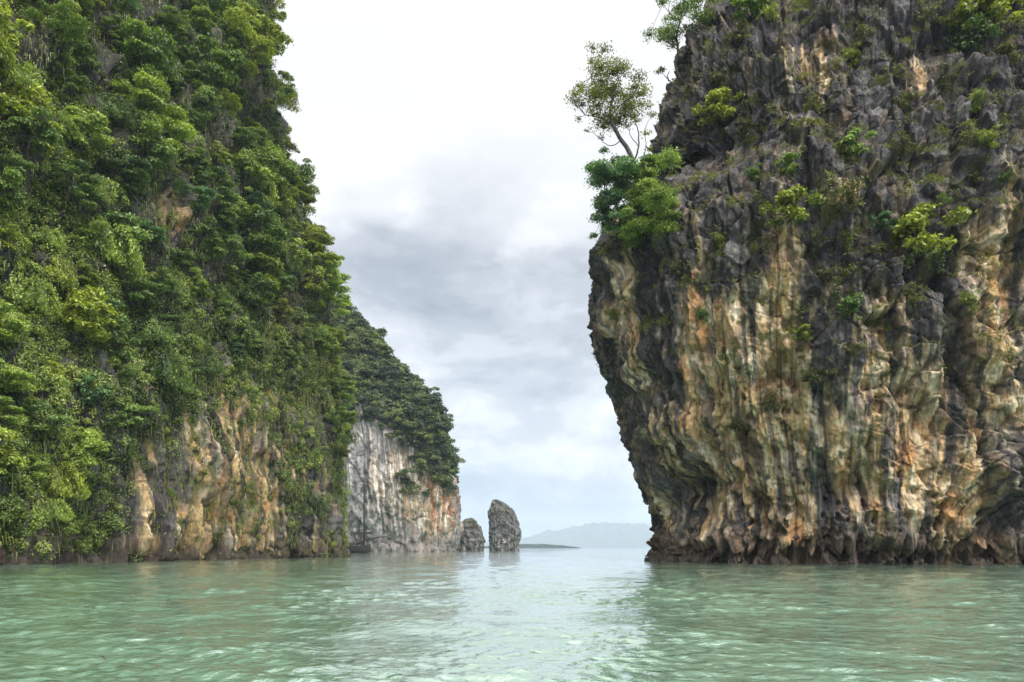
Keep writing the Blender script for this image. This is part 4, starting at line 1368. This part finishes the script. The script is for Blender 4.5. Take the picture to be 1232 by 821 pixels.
# px, py, radius in px, kind, colour, label
SHRUBS = [
    (960, 254, 30, 'leafy', 'yellow-green', 'lush yellow-green bush on a grey ledge beside a darker olive bush'),
    (1026, 240, 34, 'wispy', 'olive', 'dark olive bush with bare twigs between two brighter bushes on the grey rock'),
    (1118, 290, 46, 'leafy', 'yellow-green', 'largest yellow-green bush overhanging the bare rock face'),
    (1012, 366, 22, 'leafy', 'bright green', 'compact vivid green bush set in a dark cleft below the ledge bushes'),
    (965, 401, 15, 'leafy', 'yellow-green', 'small yellow-green bush on the rock just below the vivid green one'),
    (872, 134, 26, 'leafy', 'yellow-green', 'yellow-green bush on the upper rock beside the pale tan scar'),
    (896, 152, 17, 'tufted', 'olive', 'olive tuft just below the yellow-green bush near the tan scar'),
    (992, 124, 24, 'wispy', 'olive', 'olive wispy bush on dark rock below the twin tan scars'),
    (1032, 174, 22, 'leafy', 'bright green', 'bright green bush among broken grey blocks on the upper rock'),
    (957, 198, 18, 'leafy', 'bright green', 'bright green bush straight above the lush ledge bush'),
    (1010, 180, 16, 'tufted', 'olive', 'olive tuft beside the bright green bush among broken blocks'),
    (1190, 14, 36, 'leafy', 'yellow-green', 'yellow-green bush hanging in from the top corner of the bare rock'),
    (1172, 48, 30, 'wispy', 'deep green', 'deep green bush under the dark overhang near the top of the bare rock'),
    (1216, 62, 18, 'tufted', 'olive', 'olive tuft under the dark overhang at the rock edge of view'),
    (905, 8, 26, 'leafy', 'bright green', 'bright green bush on the rock rim beside the rim tree'),
    (936, 14, 18, 'wispy', 'yellow-green', 'wispy yellow-green bush along the rim, beyond the bright green one'),
    (1165, 361, 18, 'tufted', 'yellow-green', 'yellow-green tuft on the pale cream buttress'),
    (845, 380, 13, 'tufted', 'bright green', 'flat bright green tuft on a thin ledge above the tan wall'),
    (737, 378, 9, 'tufted', 'yellow-green', 'tiny yellow-green tuft low on the overhanging nose of the rock'),
    (978, 452, 17, 'tufted', 'olive', 'olive tuft beside the black streak in mid-face'),
    (934, 482, 20, 'wispy', 'olive', 'wispy olive bush on the black-streaked rock in mid-face'),
    (884, 516, 12, 'tufted', 'olive', 'small olive tuft on the orange tan wall'),
    (1000, 325, 17, 'wispy', 'olive', 'wispy olive bush just above the vivid green one in the cleft'),
    (905, 212, 14, 'tufted', 'bright green', 'bright green tuft on smooth grey rock left of the lush ledge bush'),
    (832, 232, 14, 'tufted', 'yellow-green', 'yellow-green tuft by the thicket under the leaning tree'),
    (838, 186, 14, 'wispy', 'olive', 'wispy olive bush on dark rock above the thicket'),
    (1062, 268, 16, 'leafy', 'blue-green', 'blue-green sprig close beside the largest bush'),
    (1130, 243, 13, 'wispy', 'bright green', 'pale sprig on dark rock above the largest bush'),
    (1083, 122, 17, 'tufted', 'olive', 'olive tuft in cracked grey rock above the ferny ledge'),
    (1024, 72, 17, 'tufted', 'yellow-green', 'yellow-green tuft near the twin tan scars, towards the top'),
    (1042, 44, 17, 'wispy', 'olive', 'wispy olive bush high on the rock above the tuft by the scars'),
    (1112, 18, 20, 'wispy', 'olive', 'wispy olive bush on the dark rock at the top'),
    (1148, 24, 15, 'tufted', 'yellow-green', 'yellow-green tuft on the dark rock at the top'),
    (1180, 118, 18, 'tufted', 'yellow-green', 'topmost yellow-green tuft of the hanging green column'),
    (1186, 170, 18, 'tufted', 'yellow-green', 'middle yellow-green tuft of the hanging green column'),
    (1178, 212, 17, 'tufted', 'olive', 'lowest olive tuft of the hanging green column'),
    (1080, 172, 18, 'tufted', 'olive', 'olive tuft on broken rock between the bright bush and the green column'),
    (1090, 215, 14, 'wispy', 'olive', 'wispy olive sprig on broken rock above the largest bush'),
    (985, 232, 14, 'wispy', 'deep green', 'deep green sprig between the lush bush and the olive bush'),
    (1090, 350, 16, 'tufted', 'olive', 'olive tuft on dark rock underneath the largest bush'),
    (1135, 318, 22, 'wispy', 'deep green', 'deep green skirt of twigs below the largest bush'),
    (1050, 300, 15, 'wispy', 'olive', 'wispy olive bush under the dark olive ledge bush'),
    (865, 95, 15, 'tufted', 'olive', 'olive tuft high on the dark edge below the rim tree'),
    (885, 45, 20, 'wispy', 'olive', 'wispy olive bush under the rim tree on the dark rock edge'),
    (812, 325, 12, 'tufted', 'olive', 'olive tuft on the tan stain under the thicket'),
    (860, 292, 13, 'tufted', 'yellow-green', 'yellow-green tuft on grey rock to the side of the thicket'),
    (1030, 420, 12, 'tufted', 'olive', 'olive tuft on grey rock below and beside the small yellow-green bush'),
    (1210, 215, 14, 'wispy', 'bright green', 'bright green sprig at the head of the cream buttress'),
]


def plant_shrubs():
    rng = np.random.default_rng(51)
    for px, py, r, kind, colour, label in SHRUBS:
        p, n = rock_point(px, py + r * 0.2)
        sc = r * p[1] / F / 1.05
        root = add_obj('shrub', None, None, tuple(p - n * 0.12))
        root.rotation_euler = (rng.normal() * 0.12, rng.normal() * 0.12, math.atan2(n[1], n[0]) + rng.normal() * 0.2)
        root.scale = (sc, sc, sc)
        fo, st = SHRUB[kind][int(rng.integers(0, 2))]
        a = add_obj('foliage', fo, root)
        a.material_slots[0].link = 'OBJECT'; a.material_slots[0].material = LEAF_SHRUB[colour]
        add_obj('stem', st, root)
        tag(root, label, 'shrub', 'bushes and tufts growing on the bare rock')


plant_shrubs()


def rock_grass():
    """scrubby grass and moss tufts over the upper bare rock"""
    rng = np.random.default_rng(61)
    vis = frontS & (gxS > 690) & (gxS < 1260) & (gyS > -60) & (gyS < 670)
    sel = np.argwhere(vis)
    Q = PS[sel[:, 0], sel[:, 1]]; Nn = nS[sel[:, 0], sel[:, 1]]
    px = gxS[sel[:, 0], sel[:, 1]]; py = gyS[sel[:, 0], sel[:, 1]]
    f = fbm(Q[:, 0] / 3.2, Q[:, 1] / 3.2, Q[:, 2] / 2.4, 4, 1301)
    upness = np.clip(Nn[:, 2], -0.3, 1)
    dens = sstep(0.22, 0.70, f + 0.5 * upness) * sstep(540, 330, py) + 0.10 * sstep(0.25, 0.7, f) * sstep(640, 480, py)
    dens = dens + 1.0 * gauss(px, py, [(770, 290, 40, 18, 0.5), (1180, 170, 10, 70, 0.5), (895, 150, 14, 40, 0.3)]) * sstep(-0.2, 0.4, f)
    idx = np.flatnonzero(rng.random(len(sel)) < dens * 0.55)
    idx = np.repeat(idx, 4)
    n = len(idx)
    A = Q[idx] + rng.normal(size=(n, 3)) * 0.12
    out = Nn[idx] * 0.7 + np.array([0, 0, 0.35]) + rng.normal(size=(n, 3)) * 0.5
    out /= np.linalg.norm(out, axis=1, keepdims=True)
    ln = (0.25 + 0.45 * rng.random(n))[:, None]
    side = np.cross(out, rng.normal(size=(n, 3))); side /= np.maximum(np.linalg.norm(side, axis=1, keepdims=True), 1e-6)
    w = 0.065
    B = A + out * ln * 0.55
    E = A + out * ln - np.array([0, 0, 0.25]) * ln
    V = np.stack([A, B + side * w, E, B - side * w], 1).reshape(-1, 3)
    T = np.clip(0.5 + 0.3 * noise3(Q[idx, 0] / 2, Q[idx, 2] / 2, 0.5 + 0 * Q[idx, 0], 1311) + 0.15 * rng.normal(size=n), 0, 1)
    o = add_obj('grass', leaf_mesh('grass', V, T, LEAF_FERN))
    tag(o, 'scrubby yellowish grass sprouting from cracks in the bare rock', 'grass', kind='stuff')


rock_grass()


# ---- the trees on the shoulder and rim of the bare rock, each built on its own skeleton
def at_px(px, py, d):
    return np.array([(px - 616) / F * d, d, CAM_H + (HOR - py) / F * d])


def own_tree(name, label, cat, d, trunk_lines, clumps, colour, leafL, dens, seed, flat=0.7, group=None, shell=0.8, tintshift=0.0, seated=None):
    """trunk_lines: (list of (px,py,depth offset), r0, r1); clumps: (px,py,depth offset,radius px)"""
    rng = np.random.default_rng(seed)
    if seated:
        d = rock_point(*seated)[0][1] + 0.3
    base = at_px(trunk_lines[0][0][0][0], trunk_lines[0][0][0][1], d + trunk_lines[0][0][0][2])
    root = add_obj(name, None, None, tuple(base))
    tubes = []
    for pts, r0, r1 in trunk_lines:
        q = np.array([at_px(a, b, d) + np.array([0, c, 0]) for a, b, c in pts]) - base
        m = max(6, len(pts) * 4)
        tubes.append(tube(smooth_path(q, m, 0.05, rng), np.linspace(r0, r1, m), 6))
    cl = np.array([(*(at_px(a, b, d) + np.array([0, c, 0]) - base), r * d / F) for a, b, c, r in clumps])
    # twigs into each clump from the nearest branch point
    allp = np.vstack([np.array([at_px(a, b, d) + np.array([0, c, 0]) for a, b, c in pts]) - base for pts, _, _ in trunk_lines])
    for c in cl:
        k = np.argmin(np.linalg.norm(allp[1:] - c[:3], axis=1)) + 1
        m = (allp[k] + c[:3]) / 2 + rng.normal(size=3) * 0.15
        tubes.append(tube(smooth_path([allp[k], m, c[:3]], 6, 0.05, rng), np.linspace(0.055, 0.018, 6), 4))
        for _ in range(3):
            e = c[:3] + rng.normal(size=3) * c[3] * 0.5
            tubes.append(tube(smooth_path([c[:3] * 0.7 + m * 0.3, (c[:3] + e) / 2, e], 4, 0.03, rng), np.linspace(0.025, 0.01, 4), 3))
    V, f = join_tubes(tubes)
    add_obj('trunk', mesh_from('trunk', V, f, 4, M_BARK, True), root)
    if len(clumps):
        C, Nn, T = crown_parts(rng, cl, leafL, dens, flat, shell, 0.75)
        L = leafL * (0.65 + 0.7 * rng.random(len(C)))
        V = leaf_quads(C, Nn, L, L * 0.55, rng, 0.4)
        add_obj('crown', leaf_mesh('crown', V, np.clip(T + tintshift, 0, 1), LEAF[colour]), root)
    tag(root, label, cat, group)
    return root


def ring_clumps(cx, cy, rx, ry, n, r, seed, depth=2.5):
    rng = np.random.default_rng(seed)
    out = []
    for i in range(n):
        a = rng.random() * 2 * math.pi; q = math.sqrt(rng.random())
        out.append((cx + rx * q * math.cos(a), cy + ry * q * math.sin(a), rng.normal() * depth, r * (0.6 + 0.8 * rng.random())))
    return out


DT = 132.0
own_tree('leaning_tree', 'thin-crowned tree leaning out over the sea from the rock shoulder', 'tree', DT,
         [([(786, 246, 0.6), (770, 228, 0), (764, 205, -0.3), (757, 184, -0.2), (746, 166, 0), (737, 148, 0.3), (735, 130, 0.4), (738, 108, 0)], 0.48, 0.17),
          ([(748, 168, 0), (738, 174, 0.4), (728, 170, 0.6), (722, 164, 0.8)], 0.09, 0.03),
          ([(762, 196, 0), (768, 178, -0.5), (766, 160, -0.8), (762, 146, -0.8)], 0.16, 0.04),
          ([(764, 204, 0), (774, 190, 0.4), (778, 172, 0.7), (776, 156, 0.7)], 0.12, 0.03),
          ([(768, 178, -0.5), (757, 166, -0.8), (752, 152, -1)], 0.07, 0.03),
          ([(737, 148, 0.3), (722, 138, 0.8), (706, 134, 1.2)], 0.11, 0.04),
          ([(735, 138, 0.3), (750, 126, -0.6), (764, 116, -1.0)], 0.11, 0.04),
          ([(736, 124, 0.3), (722, 110, 0.2), (712, 92, 0.1)], 0.09, 0.03),
          ([(738, 112, 0), (744, 96, 0), (742, 80, 0)], 0.08, 0.02)],
         ring_clumps(738, 120, 36, 24, 24, 14, 3) + ring_clumps(704, 122, 18, 24, 9, 10, 4) + ring_clumps(768, 130, 18, 20, 9, 10, 5) + ring_clumps(722, 92, 26, 16, 9, 9, 6) + [(712, 74, 0, 6), (742, 84, 0, 6), (696, 144, 0, 6), (706, 158, 0, 5), (778, 160, 0.5, 7), (782, 178, 0.7, 6), (764, 150, -0.8, 7), (724, 164, 0.7, 5), (754, 156, -1, 6)],
         'olive', 0.30, 110, 1501, 0.75, None, 0.9, 0.12, (796, 244))
own_tree('rim_tree', 'dark open-crowned tree on the rim at the top of the bare rock', 'tree', 138.0,
         [([(826, 102, 0.6), (817, 92, 0), (813, 78, 0), (816, 62, 0), (814, 44, 0), (818, 26, 0), (822, 8, 0), (824, -10, 0)], 0.30, 0.10),
          ([(816, 60, 0), (806, 50, 0.5), (796, 44, 0.8)], 0.10, 0.03), ([(815, 44, 0), (828, 34, -0.5), (840, 26, -0.8)], 0.10, 0.04), ([(818, 26, 0), (806, 14, 0.3), (798, 4, 0.5)], 0.09, 0.03)],
         ring_clumps(812, 22, 26, 26, 20, 10, 7) + ring_clumps(842, 20, 22, 18, 12, 10, 8) + ring_clumps(800, 46, 14, 10, 6, 8, 9) + ring_clumps(822, -14, 30, 14, 8, 11, 10),
         'deep green', 0.31, 130, 1511, 0.7, None, 0.9, -0.05, (826, 98))
own_tree('snag', 'small crooked shrub with one leafy tip jutting from the rim below the rim tree', 'shrub', 139.0,
         [([(822, 110, 0.5), (813, 104, 0), (806, 98, 0), (803, 92, 0), (805, 86, 0)], 0.16, 0.06), ([(805, 98, 0), (800, 90, 0.2), (795, 86, 0.3)], 0.08, 0.03)],
         [(794, 86, 0, 5), (798, 83, 0.3, 5), (790, 88, 0, 4)], 'deep green', 0.32, 120, 1521, seated=(822, 106))
own_tree('thicket_shrub', 'loose blue-green shrub on the shoulder, beneath the leaning tree on its seaward side', 'shrub', DT - 1,
         [([(768, 290, 2.5), (756, 272, 0.5), (742, 250, 0), (738, 228, 0)], 0.22, 0.06), ([(756, 272, 0.5), (736, 270, 0), (724, 262, 0)], 0.10, 0.03), ([(744, 250, 0), (728, 226, 0.5), (724, 206, 0.6)], 0.10, 0.03)],
         ring_clumps(748, 222, 28, 28, 22, 12, 13) + ring_clumps(733, 262, 18, 20, 13, 9, 14) + ring_clumps(728, 206, 14, 12, 6, 9, 15),
         'blue-green', 0.34, 300, 1531, 0.7, None, 0.8, 0.05, (768, 289))
own_tree('thicket_shrub', 'dense vivid green shrub against the rock beneath the leaning tree', 'shrub', DT - 3,
         [([(794, 296, 4), (790, 276, 1), (786, 256, 0), (784, 238, 0)], 0.22, 0.06), ([(790, 276, 1), (770, 270, 0), (760, 276, 0)], 0.10, 0.03)],
         ring_clumps(786, 246, 27, 24, 24, 13, 23) + ring_clumps(782, 212, 18, 14, 9, 10, 24) + ring_clumps(768, 272, 22, 14, 12, 11, 25) + ring_clumps(798, 272, 16, 14, 8, 11, 26),
         'bright green', 0.32, 300, 1541, 0.7, None, 0.85, -0.06, (796, 292))


# ---------------------------------------------------------------- the boat and small things


def boxm(cx, cy, cz, sx, sy, sz):
    v = np.array([(x, y, z) for x in (-.5, .5) for y in (-.5, .5) for z in (-.5, .5)]) * (sx, sy, sz) + (cx, cy, cz)
    f = np.array([(0, 1, 3, 2), (4, 6, 7, 5), (0, 4, 5, 1), (2, 3, 7, 6), (0, 2, 6, 4), (1, 5, 7, 3)])
    return v, f


def simple_mat(name, c1, c2, scale=(2, 2, 8), rough=0.7):
    m, nt, b = new_mat(name)
    tc = nt.nodes.new('ShaderNodeTexCoord')
    n = noise_tex(nt, mapping(nt, tc.outputs['Object'], scale), 1.0, 4, 0.6)
    cr = ramp(nt, [(0.35, c1), (0.7, c2)])
    nt.links.new(n.outputs['Fac'], cr.inputs[0]); nt.links.new(cr.outputs[0], b.inputs['Base Color'])
    b.inputs['Roughness'].default_value = rough
    return m


def build_boat():
    d = 380.0
    m = F / d                           # pixels per metre there
    x0 = (446 - 616) / m                # bow end of the hull
    root = add_obj('junk_boat', None, None, (x0 - 9, d, 0))
    tag(root, 'dark wooden sailing boat with a bare mast moored beyond the jungle cliff', 'boat')
    wood = simple_mat('dark_hull_planks', (0.006, 0.005, 0.005), (0.018, 0.015, 0.013), (0.6, 0.6, 9))
    deckm = simple_mat('weathered_teak', (0.02, 0.017, 0.015), (0.06, 0.05, 0.042), (3, 8, 3))
    roofm = simple_mat('dark_canopy', (0.010, 0.009, 0.009), (0.028, 0.025, 0.024))
    # hull: stations along x, bow at +9
    st = np.linspace(-9, 9, 25)
    rows = []
    for x in st:
        t = (x + 9) / 18
        bw = 2.5 * (1 - max(0, (t - 0.55) / 0.45) ** 2.2) * (0.72 + 0.28 * min(1, t / 0.25)) + 0.05
        sheer = 3.2 + 1.2 * max(0, (t - 0.6) / 0.4) ** 2 + 1.4 * max(0, (0.25 - t) / 0.25) ** 1.5
        keel = -0.6 + 1.4 * max(0, (t - 0.8) / 0.2) ** 2
        pr = [(-1.0, 1.0), (-0.97, 0.7), (-0.85, 0.35), (-0.5, 0.08), (0, 0), (0.5, 0.08), (0.85, 0.35), (0.97, 0.7), (1.0, 1.0), (0.9, 1.0), (0.88, 0.82), (-0.88, 0.82), (-0.9, 1.0)]
        rows.append([(x, bw * a, keel + (sheer - keel) * b) for a, b in pr])
    V = np.array(rows); ns, npnt = V.shape[:2]
    idx = np.arange(ns * npnt).reshape(ns, npnt); nx = np.roll(idx, -1, 1)
    f = np.stack([idx[:-1], nx[:-1], nx[1:], idx[1:]], -1).reshape(-1, 4)
    hull = mesh_from('hull', V, f, 4, wood, False)
    # close the ends
    import bmesh
    bm = bmesh.new(); bm.from_mesh(hull)
    bmesh.ops.holes_fill(bm, edges=[e for e in bm.edges if e.is_boundary])
    bmesh.ops.recalc_face_normals(bm, faces=bm.faces)
    bm.to_mesh(hull); bm.free()
    add_obj('hull', hull, root)
    v, f = join_tubes([boxm(-3.0, 0, 3.9, 8.0, 3.4, 1.9)] + [boxm(-6.4 + 1.4 * k, s * 1.705, 4.1, 0.8, 0.06, 0.7) for k in range(6) for s in (-1, 1)])
    add_obj('cabin', mesh_from('cabin', v, f, 4, deckm), root)
    v, f = join_tubes([boxm(5.3, 0, 9.3, 9.0, 4.2, 0.8), boxm(5.3, 0, 9.8, 8.2, 3.4, 0.2)])
    add_obj('canopy', mesh_from('canopy', v, f, 4, roofm), root)
    for px in (1.4, 4.4, 7.4):
        for s in (-1, 1):
            v, f = tube([(px, s * 1.7, 2.7), (px, s * 1.75, 8.95)], [0.16, 0.14], 8)
            add_obj('post', mesh_from('post', v, f, 4, deckm, True), root)
    v, f = tube(smooth_path([(2.0, 0, 4.2), (7.0, 0, 6.2), (13, 0, 7.5), (19.3, 0, 8.4)], 12), np.linspace(0.75, 0.22, 12), 8)
    add_obj('bowsprit', mesh_from('bowsprit', v, f, 4, deckm, True), root)
    v, f = tube([(5.8, 0, 2.6), (5.85, 0, 10), (5.9, 0, 20), (6.0, 0, 31.5)], [0.5, 0.48, 0.42, 0.28], 10)
    mast = add_obj('mast', mesh_from('mast', v, f, 4, wood, True), root)
    v, f = tube([(6.0, 0, 30.5), (12.5, 0, 19.6), (19.2, 0, 8.5)], [0.04, 0.04, 0.04], 5)
    v2, f2 = tube([(6.0, 0, 30.5), (0, 0, 18.5), (-8.6, 0, 4.8)], [0.04, 0.04, 0.04], 5)
    v, f = join_tubes([(v, f), (v2, f2)])
    add_obj('rigging', mesh_from('rigging', v, f, 4, wood, True), mast)
    rails = [tube([(5.5, s * 1.9, 4.3), (8.6, s * 0.7, 5.2)], [0.06, 0.06], 5) for s in (-1, 1)]
    v, f = join_tubes(rails)
    add_obj('rail', mesh_from('rail', v, f, 4, deckm, True), root)


build_boat()


def floating_stick(px, py, ln, lean, label, h=0.05):
    d = CAM_H * F / (py - HOR)
    x = (px - 616) / F * d
    pts = smooth_path([(ln * 0.5, 0, -0.03), (0.1 * ln, 0.01, h * 0.5), (-ln * 0.35, 0, h), (-ln * 0.6, 0.01, h + lean)], 9)
    v, f = tube(pts, np.array([.012, .014, .014, .013, .012, .012, .011, .009, .006]), 7)
    v2, f2 = tube([(0.05 * ln, 0.01, h * 0.55), (-0.1 * ln, -0.03, h + 0.02)], [.007, .004], 5)
    v, f = join_tubes([(v, f), (v2, f2)])
    o = add_obj('floating_stick', mesh_from('floating_stick', v, f, 4, simple_mat('wet_wood', (0.02, 0.017, 0.014), (0.06, 0.05, 0.04)), True), None, (x, d, 0.03))
    tag(o, label, 'stick', 'sticks floating on the water')


floating_stick(124, 794, 0.13, 0.03, 'short dark stick poking up out of the near green water')
floating_stick(193, 769, 0.07, 0.01, 'tiny dark speck of driftwood further out than the short stick')

# ---------------------------------------------------------------- the air
def build_haze():
    v, f = boxm(0, 8400, 334, 24000, 17400, 670)
    me = mesh_from('haze', v, f, 4)
    m = bpy.data.materials.new('haze_air')
    m.use_nodes = True
    nt = m.node_tree
    nt.nodes.clear()
    out = nt.nodes.new('ShaderNodeOutputMaterial')
    pv = nt.nodes.new('ShaderNodeVolumePrincipled')
    pv.inputs['Color'].default_value = (0.70, 0.84, 1.0, 1)
    pv.inputs['Density'].default_value = 0.6e-4
    nt.links.new(pv.outputs[0], out.inputs['Volume'])
    me.materials.append(m)
    o = add_obj('haze', me)
    tag(o, 'thin grey sea haze', 'haze', kind='stuff')
    return o


HAZE = build_haze()
print('trees on the jungle cliff:', N_TREES, 'objects:', len(scene.objects))
